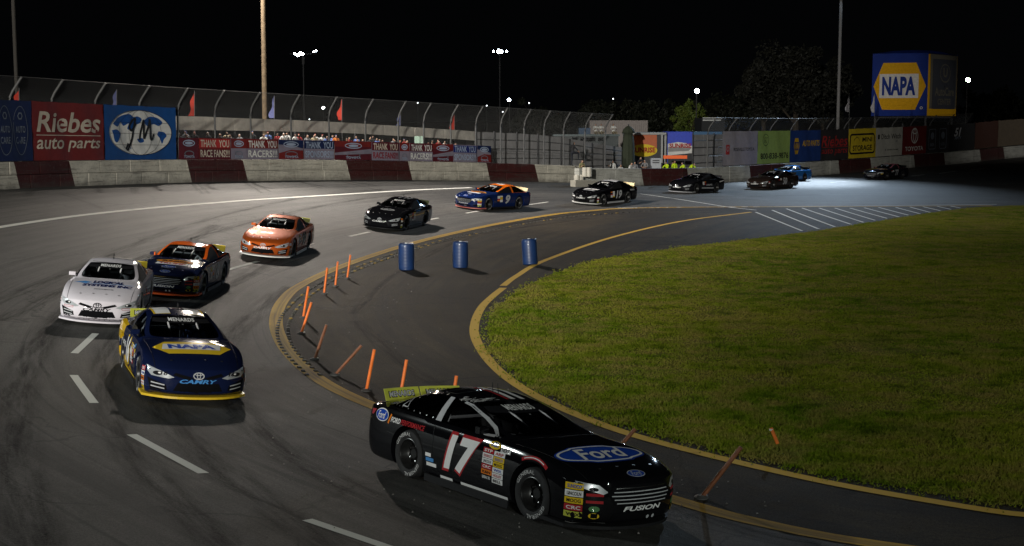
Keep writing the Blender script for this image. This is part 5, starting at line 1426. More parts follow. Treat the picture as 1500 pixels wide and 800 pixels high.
# shared small meshes
def shared(b, sharp=40):
    o = b.build('shared_shape', None, None, sharp); me = o.data; bpy.data.objects.remove(o); me.materials.append(None); return me
def wheel_meshes():
    Mx = Matrix.Rotation(PI / 2, 4, 'X')          # lathe axis z -> -y
    ty = B().lathe([(.225, -.13), (.25, -.145), (.30, -.15), (.33, -.135), (.345, -.10), (.347, 0), (.345, .10), (.33, .135), (.30, .15), (.25, .145), (.225, .13)], 40, Mx, False)
    rm = B().lathe([(.228, .125), (.215, .13), (.205, .11), (.195, .02), (.17, -.01), (.10, .0), (.075, .03), (.07, .045), (.001, .045)], 32, Mx, False)
    rm.lathe([(.228, -.13), (.20, -.12), (.001, -.12)], 20, Mx, False)
    nuts = []
    for k in range(5):
        a = 2 * PI * k / 5; nuts.append(shared(B().lathe([(.016, .0), (.016, .04), (.001, .045)], 8, Mx @ Matrix.Translation((.115 * math.cos(a), .115 * math.sin(a), -.005)), False)))
    holes = B()
    for k in range(10):
        a = 2 * PI * (k + .5) / 10; holes.lathe([(.026, .004), (.001, .0045)], 8, Mx @ Matrix.Translation((.155 * math.cos(a), .155 * math.sin(a), -.006)), False)
    let = []
    for a0 in (R(-60), R(120)):
        V, F = text2d('GENERAL', .01, 0, 1.1); VV = []
        V, F = cut2d((V * np.array([1.10, .050]), F), .05)
        for p in V:
            r = .288 + p[1]; a = a0 - p[0] / 1.0 * R(72) - PI / 2 * 0
            VV.append(Mx @ Vector((r * math.cos(a), r * math.sin(a), .1525)))
        me = bpy.data.meshes.new('lettering'); me.from_pydata(VV, [], F); me.update(); me.materials.append(None); let.append(me)
    return shared(ty), shared(rm), nuts, shared(holes), let
WHEEL = wheel_meshes()
def tubes(paths, r): 
    b = B()
    for p in paths: b.tube(p, r, 6)
    return b
def interior():
    out = {}
    fl = B(); fl.box((-.55, 0, .22), (2.6, 1.55, .06)); out['floor_pan'] = shared(fl)
    ds = B(); ds.box((.42, 0, .80), (.40, 1.5, .12)); out['dashboard'] = shared(ds)
    pk = B(); pk.box((-1.75, 0, .88), (.55, 1.3, .04)); pk.box((-1.45, 0, .58), (.03, 1.4, .60)); out['rear_bulkhead'] = shared(pk)
    st_ = B(); st_.box((-.55, .38, .33), (.52, .52, .12)); st_.box((-.90, .38, .66), (.10, .52, .62), Matrix.Rotation(R(-12), 4, 'Y')); st_.box((-.93, .38, 1.05), (.08, .36, .18)); st_.box((-.76, .60, 1.06), (.22, .04, .20)); st_.box((-.76, .16, 1.06), (.22, .04, .20)); out['seat'] = shared(st_)
    return out
INTER = interior()
CAGE = [[(.45, s * .66, .86), (.05, s * .60, 1.10), (-.38, s * .50, 1.185), (-.80, s * .50, 1.225), (-.84, s * .62, .9), (-.86, s * .68, .3)] for s in (-1, 1)] + \
       [[(-.36, -.50, 1.19), (-.36, .50, 1.19)], [(-.80, -.50, 1.25), (-.80, .50, 1.25)], [(-.82, -.60, .95), (-.82, .60, .95)], [(-.84, -.1, 1.24), (-.84, .62, .4)], [(.50, -.6, .88), (.50, .6, .88)]] + \
       [[(-.80, s * .48, 1.24), (-1.75, s * .52, .92)] for s in (-1, 1)] + [[(.3, s * .7, h), (-.84, s * .7, h)] for s in (-1, 1) for h in (.5, .68)]
CAGE += [[(.74, y, .93), (.22, y, 1.12), (-.26, y, 1.22)] for y in (-.27, .0, .27)]
CAGE_ME = [shared(tubes([p], .024)) for p in CAGE]
wh = B(); wh.tube([(.06, .38 + .17 * math.cos(2 * PI * k / 16), .86 + .17 * math.sin(2 * PI * k / 16)) for k in range(17)], .014, 6, False); wh.tube([(.06, .38, .86), (.35, .38, .80)], .02, 6); WHEEL_ST = shared(wh)
def spoiler_mesh():
    out = []
    for s in (-1, 1):
        V = []; F = []; n = 6
        for i in range(n + 1):
            y = s * (.015 + .70 * i / n); x = -2.34 + .10 * (abs(y) / .75) ** 2
            for z, dx in ((.955, .0), (1.125, -.09)):
                V += [(x + dx, y, z), (x + dx - .012, y, z)]
        for i in range(n):
            a = i * 4; b = a + 4
            F += [(a, b, b + 2, a + 2), (a + 1, a + 3, b + 3, b + 1), (a + 2, b + 2, b + 3, a + 3), (a, a + 1, b + 1, b)]
        F += [(0, 2, 3, 1), (n * 4, n * 4 + 1, n * 4 + 3, n * 4 + 2)]
        me = bpy.data.meshes.new('spoiler'); me.from_pydata(V, [], F); me.update(); me.materials.append(None); out.append(me)
    return out
SPOIL = spoiler_mesh()
def spoiler_text(s, side, bold=.02, w=.50, hh=.085, lift=.003):
    v2, F = cut2d(T('MENARDS', w, hh, bold), .12); VV = []
    for p in v2:
        y = side * .37 + p[0]; x = -2.34 + .10 * (abs(y) / .75) ** 2; t = .5 + p[1] / .19
        VV.append((x - .09 * t + lift + .002, y, .955 + .17 * t + lift))
    me = bpy.data.meshes.new('lettering'); me.from_pydata(VV, [], F); me.update(); me.materials.append(None); return me
SPT = [spoiler_text('', s) for s in (-1, 1)]; SPT2 = [spoiler_text('', s, .07, .53, .11, .001) for s in (-1, 1)]
def splitter_mesh():
    V = []; F = []; n = 16
    for i in range(n + 1):
        y = -.93 + 1.86 * i / n; x = 2.53 - .46 * (abs(y) / .93) ** 2.6
        for dx, z in ((0, .075), (0, .115), (-.5, .13), (-.5, .075)): V.append((x + dx, y, z))
    for i in range(n):
        for k in range(4): F.append((i * 4 + k, i * 4 + (k + 1) % 4, i * 4 + 4 + (k + 1) % 4, i * 4 + 4 + k))
    F += [(0, 3, 2, 1), (n * 4, n * 4 + 1, n * 4 + 2, n * 4 + 3)]
    me = bpy.data.meshes.new('splitter'); me.from_pydata(V, [], F); me.update(); me.materials.append(None); return me
SPLIT = splitter_mesh()
SKIRT = []
for s in (-1, 1):
    b = B(); b.box((.07, s * .945, .115), (1.86, .025, .10)); SKIRT.append(shared(b))
MIR = B(); MIR.box((.30, -.90, .98), (.10, .16, .09)); MIR = shared(MIR)
AERIAL = []
for x in (-.5, -.62):
    b = B(); b.tube([(x, 0, 1.32), (x - .03, 0, 1.46)], .006, 5); AERIAL.append(shared(b))
FLAP = [rect(.62, .30, 0, 0) for _ in (0,)]

HELM = {'white': mat('white_helmet', (.66, .66, .66), .3), 'red': mat('red_helmet', (.4, .03, .02), .3), 'silver': mat('silver_helmet', (.42, .43, .45), .3)}
GLASS = bpy.data.materials.new('dark_window_glass'); GLASS.use_nodes = True
_t = NT(GLASS); _t.n.remove(_t.n['Principled BSDF'])
_tr = _t.new('ShaderNodeBsdfTransparent'); _tr.inputs[0].default_value = (.80, .83, .85, 1); _gl = _t.new('ShaderNodeBsdfGlossy'); _gl.inputs['Roughness'].default_value = .04
_fr = _t.new('ShaderNodeFresnel'); _fr.inputs[0].default_value = 1.5; _mx = _t.new('ShaderNodeMixShader')
_tc = _t.new('ShaderNodeTexCoord'); _sm = _t.noise(_tc.outputs['Object'], 7, 4)
_t.link(_t.math('MULTIPLY_ADD', _sm, .08, .02), _gl.inputs['Roughness'])
_t.link(_fr.outputs[0], _mx.inputs[0]); _t.link(_tr.outputs[0], _mx.inputs[1]); _t.link(_gl.outputs[0], _mx.inputs[2]); _t.link(_mx.outputs[0], _t.n['Material Output'].inputs[0])
def paint(name, col, rough=.5, coat=1., metal=0.): return mat(name, col, rough, metal, coat, .06, 2.5, 0.)
RUB = mat('tyre_rubber', (.020, .020, .021), .75, 0, 0, .25, 9, .2); RIM = mat('black_wheel', (.018, .018, .018), .35, .4); NUT = mat('bright_metal', (.6, .6, .6), .3, 1)
BLK = mat('matt_black', (.010, .010, .011), .6, spec=.15); GRILLE = mat('grille_black', (.004, .004, .005), .8, spec=.05); CHROME = mat('chrome_trim', (.62, .62, .65), .22, 1); SILV = mat('silver_decal', (.40, .41, .43), .5, 0, .5, spec=0.)
DW, DB, DR, DY, DG, DO, DLB = (mat(n, c, .55, 0, .5, .05, 8, 0.) for n, c in (('white_decal', (.66, .66, .66)), ('blue_decal', (.014, .055, .34)), ('red_decal', (.34, .025, .03)), ('yellow_decal', (.62, .42, .02)), ('green_decal', (.08, .20, .08)), ('orange_decal', (.62, .17, .02)), ('light_blue_decal', (.06, .22, .50))))
DK = mat('black_decal', (.012, .012, .014), .6, 0, .5, spec=0.); LIME = mat('lime_spoiler', (.42, .44, .06), .55, spec=.1); LAMPD = mat('headlamp_decal', (.34, .36, .38), .3, .2, .5); TAIL = mat('tail_lamp_decal', (.35, .02, .03), .3, 0, .5)
TYL = mat('tyre_letter_paint', (.42, .42, .42), .8, 0, 0, .5, 14, .1); NET = mat('window_net', (.009, .009, .010), .9, spec=.1); CAGEM = [mat('grey_roll_bar', (.50, .50, .52), .5), mat('white_roll_bar', (.75, .75, .75), .5)]; SEATM = mat('seat_black', (.03, .03, .032), .8)
CONTING = [('STP', DR, DW), ('ARP', DW, DR), ('EDELBROCK', DW, DR), ('SUNOCO', DY, DB), ('LINCOLN', DW, DK), ('MOOG', DY, DK), ('CRC', DR, DW), ('WIX', DW, DB), ('K&N', DO, DK), ('HOLLEY', DW, DR), ('GENERAL TIRE', DK, DW), ('BELL', DW, DK)]
def make_car(label, px, py, head, ref, body, style, L):
    """one race car: body, glass, wheels and everything printed on it. L is its livery"""
    g = ground_at(px, py)
    root = empty('race_car', label, 'race car', (0, 0, 0), 0, 'race cars on the track')
    nrm = gnormal(g.x, g.y); h = R(head); f = Vector((math.cos(h), math.sin(h), 0)); f = (f - nrm * f.dot(nrm)).normalized(); l = nrm.cross(f)
    loc = g - f * (ref[0] * CAR_SCALE) - l * (ref[1] * CAR_SCALE)
    loc.z = gz(loc.x, loc.y)
    Mw = Matrix((f, l, nrm)).transposed().to_4x4(); Mw.translation = loc + nrm * .005; Mw = Mw @ Matrix.Scale(CAR_SCALE, 4)
    root.matrix_world = Mw
    detail = L.get('detail', 2)
    bo = part('body', SHELL[style]['body'], body, root)
    SH = SHELL[style]; part('windshield', SH['ws'], GLASS, root); part('rear_window', SH['rw'], GLASS, root)
    for k in (0, 1):
        part('side_window', SH['sw'][k], GLASS if k == 0 else NET, root); part('quarter_window', SH['qw'][k], GLASS, root)
    for n_, me in INTER.items(): part(n_, me, SEATM if n_ == 'seat' else BLK, root)
    for me in CAGE_ME: part('roll_bar', me, CAGEM[L.get('cage', 0)], root)
    part('steering_wheel', WHEEL_ST, BLK, root)
    part('splitter', SPLIT, L.get('split', BLK), root)
    for me in SKIRT: part('side_skirt', me, L.get('skirt', BLK), root)
    for k in (0, 1):
        sp = part('spoiler', SPOIL[k], L.get('spoil', LIME), root)
        if detail > 0 and L.get('spoil', LIME) is LIME: part('lettering', SPT2[k], DK, sp); part('lettering', SPT[k], SILV, sp)
    part('mirror', MIR, body, root)
    for me in AERIAL: part('aerial', me, BLK, root)
    for ax in (1.42, -1.32):
        for s in (-1, 1):
            w = part('wheel', WHEEL[1], L.get('rim', RIM), root); w.location = (ax, s * .785, .345)
            if s > 0: w.rotation_euler = (0, 0, PI)
            w.rotation_euler.y = 0
            t = part('tyre', WHEEL[0], RUB, w)
            if detail > 0:
                [part('wheel_nut', q_, NUT, w) for q_ in WHEEL[2]]; tag(part('wheel_holes', WHEEL[3], GRILLE, w), kind='stuff')
                for me in WHEEL[4]: part('tyre_lettering', me, TYL, w)
    def D(name, key, sh, m, view, c, lift=.004, step=.12, parent=None): return part(name, decal_mesh(key, sh, view, c, lift, step, style), m, parent or bo)
    # panel gaps
    if detail > 0:
        for s, vw in ((-1, 'R'), (1, 'L')):
            D('panel_gap', 'gap_door' + vw, line2d([(.62, .35), (.60, -.30), (-.70, -.30), (-.74, .34)], .008), BLK, vw, (0, s * .95, .52))
        D('panel_gap', 'gap_hood', line2d([(-.74, -1.00), (-.78, 0), (-.80, .36)], .008), BLK, 'T', (1.25, 0, .9)); D('panel_gap', 'gap_hood2', line2d([(.74, -1.00), (.78, 0), (.80, .36)], .008), BLK, 'T', (1.25, 0, .9))
        D('panel_gap', 'gap_cowl', line2d([(-.80, 0), (0, -.10), (.80, 0)], .010), BLK, 'T', (.80, 0, .9))
        for y in (-.30, .30): D('roof_flap', 'flap%s' % y, rring(.46, .26, .012, .02), BLK, 'T', (-.92, y, 1.3))
        if detail > 1:
            for k in range(7):
                t = k / 6; D('window_rivet', 'riv%d' % k, ell(.022, .022, n=8), NUT, 'R', (-.90 - .98 * t, -.7, .945 + .02 * t), .003); D('window_rivet', 'rivt%d' % k, ell(.022, .022, n=8), NUT, 'R', (-.92 - .88 * t, -.6, 1.262 - .30 * t ** 1.9), .003)
    if detail > 0:
        for k in range(4): D('hood_pin', 'hpin%d' % k, ell(.05, .035, n=10), NUT, 'T', (2.16, -.45 + .3 * k, .8), .006, .1)
    # nose
    if style == 'ford':
        D('grille', 'fgr', poly2d([(-.46, .115), (-.54, .02), (-.46, -.115), (.46, -.115), (.54, .02), (.46, .115), (.2, .13), (-.2, .13)]), GRILLE, 'F', (2.5, 0, .50), .004, .08)
        for k in range(5): D('grille_bar', 'fgb%d' % k, rect(1.0 - .07 * abs(k - 2), .012), CHROME if k == 4 else SILV, 'F', (2.5, 0, .41 + .046 * k), .012, .08)
        for s in (-1, 1):
            D('headlight', 'fhl%d' % s, poly2d([(s * .54, -.035), (s * .60, -.065), (s * .86, .02), (s * .90, .09), (s * .64, .05)]), LAMPD, 'F', (2.5, 0, .585), .005, .06)
            D('headlight_lens', 'fhl2%d' % s, ell(.10, .05, s * .70, -.005), DK, 'F', (2.5, 0, .585), .009, .06)
            D('fog_light_recess', 'ffg%d' % s, poly2d([(s * .60, -.05), (s * .82, -.05), (s * .84, .06), (s * .64, .03)]), GRILLE, 'F', (2.5, 0, .27), .005, .08)
        D('lower_grille', 'flg', poly2d([(-.50, -.06), (.50, -.06), (.46, .065), (-.46, .065)]), GRILLE, 'F', (2.5, 0, .215), .004, .08)
        for q in (.10, .20): D('brake_duct', 'fbd%s' % q, ell(.05, .05, q, 0, 10), SILV, 'F', (2.5, 0, .21), .010, .06)
        D('lettering', 'ffus', T('FUSION', .66, .062, .03, .25), L.get('nosetxt', DW), 'F', (2.5, 0, .335), .008, .08)
        D('emblem', 'fov', ell(.30, .15), DB, 'T', (2.36, 0, .7), .005, .06); D('emblem_rim', 'fovr', ring(.30, .15, .012), SILV, 'T', (2.36, 0, .7), .007, .06); D('lettering', 'fovt', T('Ford', .18, .085, .01, .35), SILV, 'T', (2.36, 0, .7), .008, .06)
    else:
        D('grille', 'cgr', poly2d([(-.36, .095), (-.46, -.105), (.46, -.105), (.36, .095)]), GRILLE, 'F', (2.5, 0, .270), .004, .08)
        for s in (-1, 1):
            D('side_vent', 'csv%d' % s, poly2d([(s * .86, .15), (s * .80, -.075), (s * .52, -.105), (s * .56, .045)]), GRILLE, 'F', (2.5, 0, .275), .004, .08)
            for q in (0, 1): D('vent_bar', 'cvb%d%d' % (s, q), poly2d([(s * .58, .005), (s * .80, .035), (s * .80, .055), (s * .58, .025)]), SILV, 'F', (2.5, 0, .235 + .065 * q), .010, .08)
            D('headlight', 'chl%d' % s, poly2d([(s * .42, -.055), (s * .52, -.08), (s * .80, -.05), (s * .90, .07), (s * .86, .115), (s * .62, .035)]), LAMPD, 'F', (2.5, 0, .515), .005, .06)
            D('headlight_lens', 'chl2%d' % s, ell(.15, .075, s * .70, .0), DK, 'F', (2.5, 0, .515), .009, .08); D('headlight_lens', 'chl3%d' % s, ell(.05, .03, s * .67, .008), DW, 'F', (2.5, 0, .515), .012, .08)
            D('upper_grille', 'cug%d' % s, poly2d([(s * .08, -.035), (s * .40, .045), (s * .45, .0), (s * .10, -.085)]), GRILLE, 'F', (2.5, 0, .495), .004, .08)
        D('lettering', 'ccam', T('CAMRY', .66, .072, .03, .25), L.get('nosetxt', DW), 'F', (2.5, 0, .398), .008, .08)
        em = L.get('emblem', SILV)
        D('emblem', 'tem', ring(.20, .13, .018), em, 'F', (2.5, 0, .498), .010, .06); D('emblem', 'tem2', ring(.072, .12, .014), em, 'F', (2.5, 0, .503), .012, .06); D('emblem', 'tem3', ring(.15, .055, .014), em, 'F', (2.5, 0, .531), .012, .06)
    for s in (-1, 1): D('tail_light', 'tl%d' % s, poly2d([(.10, -.03), (.16, .055), (-.22, .02), (-.16, -.05)] if s < 0 else [(-.10, -.03), (-.16, .055), (.22, .02), (.16, -.05)]), TAIL, 'R' if s < 0 else 'L', (-2.38, s * .9, .80), .004, .1)
    wb = L.get('banner', DW)
    if wb:
        D('sunstrip', 'wsb', poly2d([(-.56, -.05), (.56, -.05), (.50, .052), (-.50, .052)]), L.get('strip', DK), 'F', (-.2, 0, 1.205), .003, .1); D('lettering', 'wst', T('MENARDS', .50, .048, .03, .0, spacing=1.1), wb, 'F', (-.2, 0, 1.203), .007, .1)
    # numbers
    if L.get('num'):
        nm = L['num']; fill, line = L['numc']; w = .42 if len(nm) == 1 else .66
        w = L.get('numw', w); hgt = L.get('numh', .50)
        for vw, s in (('R', -1), ('L', 1)):
            sh = L.get('numshear', .25)
            if line: D('number', ('no', nm), T(nm, w + .09, hgt + .085, .05, sh), line, vw, (L.get('numx', -.22), s * .95, .565), .004)
            D('number', ('n', nm), T(nm, w, hgt, .045, sh), fill, vw, (L.get('numx', -.22), s * .95, .565), .008)
        if L.get('roofnum', True):
            if line: D('roof_number', ('rno', nm), T(nm, w + .08, .62, .05), line, 'TR', (-.62, 0, 1.3), .004)
            D('roof_number', ('rn', nm), T(nm, w, .54, .045), L.get('roofc', fill), 'TR', (-.62, 0, 1.3), .008)
    # contingency decals
    rows = L.get('sponsors', 5)
    for vw, s in (('R', -1), ('L', 1)):
        u = 1 if s < 0 else -1
        for r in range(rows):
            for c in range(2):
                nm_, bgc, fg = CONTING[(r * 2 + c + L.get('seed', 0)) % len(CONTING)]
                cx = .36 + L.get('spx', 0) + .235 * c + .0 * r; cz = .745 - .072 * r - .012 * c
                D('sponsor_decal', ('sp', vw, r, c, L.get('spx', 0)), rect(.225, .064), bgc, vw, (cx, s * .95, cz), .004)
                if detail > 1: D('lettering', ('spt', vw, r, c, nm_, L.get('spx', 0)), T(nm_, .17, .038, .02), fg, vw, (cx, s * .95, cz), .008)
        fv = 'FR' if s < 0 else 'FL'
        toy = style != 'ford'; nw = .13 if toy else .23; nx_ = 1.86 if toy else 2.0; ny_ = .78 if toy else .72
        for r in range(L.get('nose_sponsors', 5)):
            nm_, bgc, fg = CONTING[(r + 3 + L.get('seed', 0)) % len(CONTING)]
            D('sponsor_decal', ('fs', fv, r, toy), rect(nw, .078), bgc if r < 4 else L.get('lowdec', LIME), fv, (nx_, s * ny_, (.555 if toy else .60) - .088 * r), .004, .08)
            if detail > 1:
                D('lettering', ('fst', fv, r, nm_, toy), T(nm_, nw * .78, .045, .02), fg if r < 4 else DK, fv, (nx_, s * ny_, (.555 if toy else .60) - .088 * r), .008, .08)
                if not toy and r in (1, 2, 3, 4): D('sponsor_decal', ('fs2', fv, r), rect(.22, .034) if r < 3 else ell(.14, .075), (DR, DR, DR, DG, DY)[r], fv, (2.0 + .17, s * (.72 - .20), .60 - .088 * r), .004, .08)
    for fn in L.get('extra', []): fn(D, root, bo)
    if L.get('driver'):
        suit, hel, lab = L['driver']
        d = person('sit', (0, 0, 0), 0, [SHIRT[suit], SHIRT[suit], HELM[hel], HELM[hel], SHOE], lab)
        d.matrix_world = Mw @ Matrix.Translation((-.62, .38, .11)) @ Matrix.Rotation(-PI / 2, 4, 'Z')
        hb = B(); hb.lathe([(.001, -.13), (.09, -.125), (.125, -.08), (.138, 0), (.130, .06), (.10, .11), (.05, .138), (.001, .145)], 16, Matrix.Translation((0, -.09, .965)), False)
        hb.build('helmet', HELM[hel], d); vb = B()
        vb.add([(.137 * math.sin(a), -.09 + .137 * math.cos(a) + .004, .965 + z) for z in (-.015, .05) for a in [R(-65 + 130 * k / 8) for k in range(9)]], [(k, k + 1, k + 10, k + 9) for k in range(8)], True); vb.build('visor', BLK, d)
    return root, bo
# ------------------------------------------------------------------ the field
def two_tone(name, low, top, zsplit, metal=0., rule='roof'):
    """a paint scheme in the car's own coordinates: the greenhouse has its own colour"""
    m = bpy.data.materials.new(name); m.use_nodes = True
    t = NT(m); b = t.n['Principled BSDF']; tc = t.new('ShaderNodeTexCoord'); sx = t.new('ShaderNodeSeparateXYZ'); t.link(tc.outputs['Object'], sx.inputs[0])
    x, y, z = sx.outputs; ay = t.math('ABSOLUTE', y)
    if rule == 'roof':
        line = t.math('ADD', .915, t.math('MULTIPLY', t.math('MAXIMUM', t.math('SUBTRACT', x, .30), 0), .25))
        f = t.math('MULTIPLY', t.math('GREATER_THAN', z, line), t.math('MULTIPLY', t.math('LESS_THAN', x, .66), t.math('GREATER_THAN', x, -1.95)))
        f = t.math('MULTIPLY', f, t.math('LESS_THAN', ay, .852))
    else:                                            # zigzag flash along the rear quarter and the rocker
        tri = t.math('PINGPONG', t.math('ADD', x, 4.0), .42)
        a = t.math('LESS_THAN', t.math('ADD', z, t.math('MULTIPLY', tri, .38)), t.math('MULTIPLY_ADD', x, -.10, .34))
        q = t.math('MULTIPLY', t.math('LESS_THAN', x, t.math('MULTIPLY_ADD', tri, -.5, -1.05)), t.math('GREATER_THAN', z, .58))
        f = t.math('MULTIPLY', t.math('MAXIMUM', a, q), t.math('GREATER_THAN', ay, .80))
        f = t.math('MULTIPLY', f, t.math('LESS_THAN', x, 1.0))
    n_ = t.noise(tc.outputs['Object'], 2.5, 4)
    c = t.mix(1.0, t.mix(f, low, top), t.ramp(n_, [(.3, .93), (.7, 1.05)]), 'MULTIPLY')
    t.link(c, b.inputs['Base Color']); b.inputs['Roughness'].default_value = .5; b.inputs['Specular IOR Level'].default_value = 0; b.inputs['Coat Weight'].default_value = 1; b.inputs['Coat Roughness'].default_value = .06
    return m
def ford_oval(D, key, view, c, w, h, lift=.004):
    D('emblem', key + 'a', ell(w, h), DW, view, c, lift, .07); D('emblem', key + 'b', ell(w * .93, h * .86), DB, view, c, lift + .004, .07); D('lettering', key + 'c', T('Ford', w * .60, h * .56, .012, .35), DW, view, c, lift + .008, .07)
def x17(D, root, bo):
    # big oval on the hood: rounded body with pointed shoulders
    def oval(w, h, t):
        out = []
        for k in range(48):
            a = 2 * PI * k / 48; r = 1 + .0 * math.cos(2 * a); x = w / 2 * math.copysign(abs(math.cos(a)) ** .9, math.cos(a)); y = h / 2 * math.copysign(abs(math.sin(a)) ** .8, math.sin(a)); y *= .82 + .18 * min(1, max(0, 1.15 - abs(2 * x / w) * 1.5)) if abs(x) > w * .22 else 1; out.append((x, y))
        return out
    D('emblem', 'h1', poly2d(oval(1.50, .66, 0)), DB, 'T', (1.68, 0, .85), .004, .1)
    A, Bq = oval(1.44, .60, 0), oval(1.36, .535, 0); n = len(A)
    D('emblem_rim', 'h2', (np.array(A + Bq), [(k, (k + 1) % n, n + (k + 1) % n, n + k) for k in range(n)]), DW, 'T', (1.68, 0, .85), .008, .1)
    D('lettering', 'h3', T('Ford', .88, .40, .018, .38), DW, 'T', (1.68, 0, .85), .012, .08)
    for vw, s in (('R', -1), ('L', 1)):
        ford_oval(D, 'q' + vw, vw, (-2.03, s * .94, .80), .34, .19)
        D('lettering', 'fp1' + vw, T('FORD', .24, .075, .03, .2), DW, vw, (-1.66 if s < 0 else -1.10, s * .95, .775), .005); D('lettering', 'fp2' + vw, T('PERFORMANCE', .58, .075, .02, .2), DR, vw, (-1.24 if s < 0 else -1.66, s * .95, .775), .005)
        D('colour_bar', 'fp3' + vw, line2d([(-.02, -.07), (.03, .07)], .035), DO, vw, (-1.82 if s < 0 else -.94, s * .95, .775), .005)
        D('lettering', 'arch' + vw, line2d([(.46 * math.cos(a), .46 * math.sin(a)) for a in [R(118 - 8 * k) for k in range(9)]], .045), DR, vw, (1.42, s * .95, .355), .005, .1)
        D('lettering', 'arch2' + vw, line2d([(.46 * math.cos(a), .46 * math.sin(a)) for a in [R(112 - 7 * k) for k in range(8)]], .012), DW, vw, (1.42, s * .95, .355), .009, .1)
        D('skirt_stripe', 'sk' + vw, rect(1.02, .038), DW, vw, (.46, s * .97, .185), .010, .3); D('skirt_stripe', 'sk2' + vw, rect(.28, .038), DW, vw, (-.38, s * .97, .185), .010, .3)
        for k in range(3): D('sponsor_decal', 'rs%d' % k + vw, rect(.13 + .05 * k, .05), DW if k != 1 else DLB, vw, (-.80 + .04 * k, s * .95, .44 - .065 * k), .005)
        D('sponsor_decal', 'ov' + vw, ell(.24, .10), DY, vw, (.62, s * .95, .83), .005); D('lettering', 'ov2' + vw, T('SUNOCO', .16, .04, .02), DB, vw, (.62, s * .95, .83), .009)
        D('sponsor_decal', 'nx' + vw, rect(.20, .07), DW, vw, (.86, s * .95, .80), .005); D('lettering', 'nx2' + vw, T('NEXT', .15, .045, .02), DK, vw, (.86, s * .95, .80), .009)
    D('window_trim', 'wt', line2d([(.54, .0), (.36, .085), (.12, .168), (-.10, .226), (-.30, .275), (-.46, .295)], .022), SILV, 'R', (0, -.75, .93), .006, .1); D('window_trim', 'wt2', line2d([(.50, 0), (.34, -.008), (.20, .005)], .03), SILV, 'R', (0, -.75, .93), .006, .1)
    D('pillar_panel', 'bp', poly2d([(-.69, .0), (-.82, .0), (-.80, .325), (-.70, .325)]), SILV, 'R', (0, -.75, .925), .004, .1)
    D('lettering', 'nm', T('Taylor Gray', .30, .045, .012, .3), DW, 'R', (-.46, -.6, 1.252), .006, .1)
    for y, m_ in ((.12, DW), (.30, DW), (.02, DR)): D('roof_stripe', 'rs%s' % y, rect(.085 if m_ is DW else .05, .80), m_, 'T', (-.70, y, 1.3), .004, .1)
    for x, z in ((-1.2, .93),): D('quarter_emblem', 'qt', line2d([(-.07, -.05), (0, .07), (.07, -.05), (-.07, -.05)], .018), SILV, 'R', (-1.66, -.7, 1.03), .006, .1)
    D('splitter_edge', 'se', rect(.72, .016), DW, 'FR', (2.06, -.70, .135), .030, .08)
def x16(D, root, bo):
    D('hexagon', 'nh1', poly2d([(-.72, 0), (-.46, .38), (.46, .38), (.72, 0), (.46, -.38), (-.46, -.38)]), DY, 'T', (1.50, 0, .85), .004, .1)
    D('emblem_band', 'nh2', rect(1.06, .36, 0, 0, .03), DW, 'T', (1.46, 0, .85), .008, .1); D('lettering', 'nh3', T('NAPA', .86, .28, .05), DB, 'T', (1.46, 0, .85), .012, .08)
    for s in (-1, 1): D('lettering', 'lamp16%d' % s, T('16', .12, .075, .03, .2), DK, 'F', (2.5, s * .60, .525), .012, .06)
    for vw, s in (('R', -1), ('L', 1)):
        D('lettering', 'side' + vw, T('NAPA', .30, .15, .04), DW, vw, (.34, s * .95, .62), .010); D('lettering', 'side2' + vw, T('AUTO PARTS', .45, .09, .03), DW, vw, (-.80, s * .95, .62), .010)
        D('skirt_stripe', 'sk' + vw, rect(1.5, .04), DY, vw, (.05, s * .97, .185), .010, .3)
        for k in range(3): D('sponsor_decal', 'fd%d' % k + vw, ell(.11, .08), (DLB, DY, DW)[k], vw, (.82 + .05 * k, s * .95, .78 - .09 * k), .005)
    for y in (-1, 1): D('roof_stripe', 'rfl%d' % y, poly2d([(y * .16, -.36), (y * .46, -.36), (y * .46, .30), (y * .16, .42)]), DW, 'T', (-.75, 0, 1.3), .004, .1); D('roof_stripe', 'rfy%d' % y, line2d([(y * .16, -.38), (y * .47, -.38), (y * .49, .30)], .04), DY, 'T', (-.75, 0, 1.3), .008, .1)
DNB = mat('deep_navy_decal', (.012, .022, .10), .55, 0, .5, .05, 8, 0.)
def xw(D, root, bo):
    D('lettering', 'l1', T('LOGICAL', .74, .27, .06, .1), DNB, 'T', (1.20, .10, .85), .005, .08); D('lettering', 'l2', T('SYSTEMS INC', 1.18, .22, .06, .1), DNB, 'T', (1.53, .10, .85), .005, .08); D('emblem', 'l3', poly2d([(-.30, 0), (-.05, .12), (.12, .02), (-.02, -.10)]), DLB, 'T', (1.26, -.42, .85), .005, .08)
    D('underline', 'l4', line2d([(-.60, -.02), (0, .0), (.66, .03)], .028), DLB, 'T', (1.35, .06, .85), .004, .08)
    D('lettering', 'l5', T('motorsports', .46, .09, .01, .2), DK, 'T', (1.86, .05, .85), .005, .08)
    for k in range(14): D('splitter_bolt', 'sb%d' % k, ell(.022, .022, n=8), DK, 'F', (2.5, -.78 + .12 * k, .15), .006, .05)
    for s in (-1, 1): D('nose_badge', 'nb%d' % s, rring(.24, .045, .008, .02), DR, 'F', (2.5, s * .68, .43), .006, .06)
    D('roof_panel', 'rp', rect(.70, .22), BLK, 'T', (-.98, .05, 1.3), .005, .1)
def xsun(D, root, bo):
    D('emblem', 's1', ell(1.04, .36), DO, 'T', (1.24, 0, .9), .004, .08); D('emblem_rim', 's1r', ring(1.08, .38, .022), DY, 'T', (1.24, 0, .9), .006, .08); D('lettering', 's2', T('SUNRISE', .74, .18, .05), DK, 'T', (1.24, 0, .9), .010, .08)
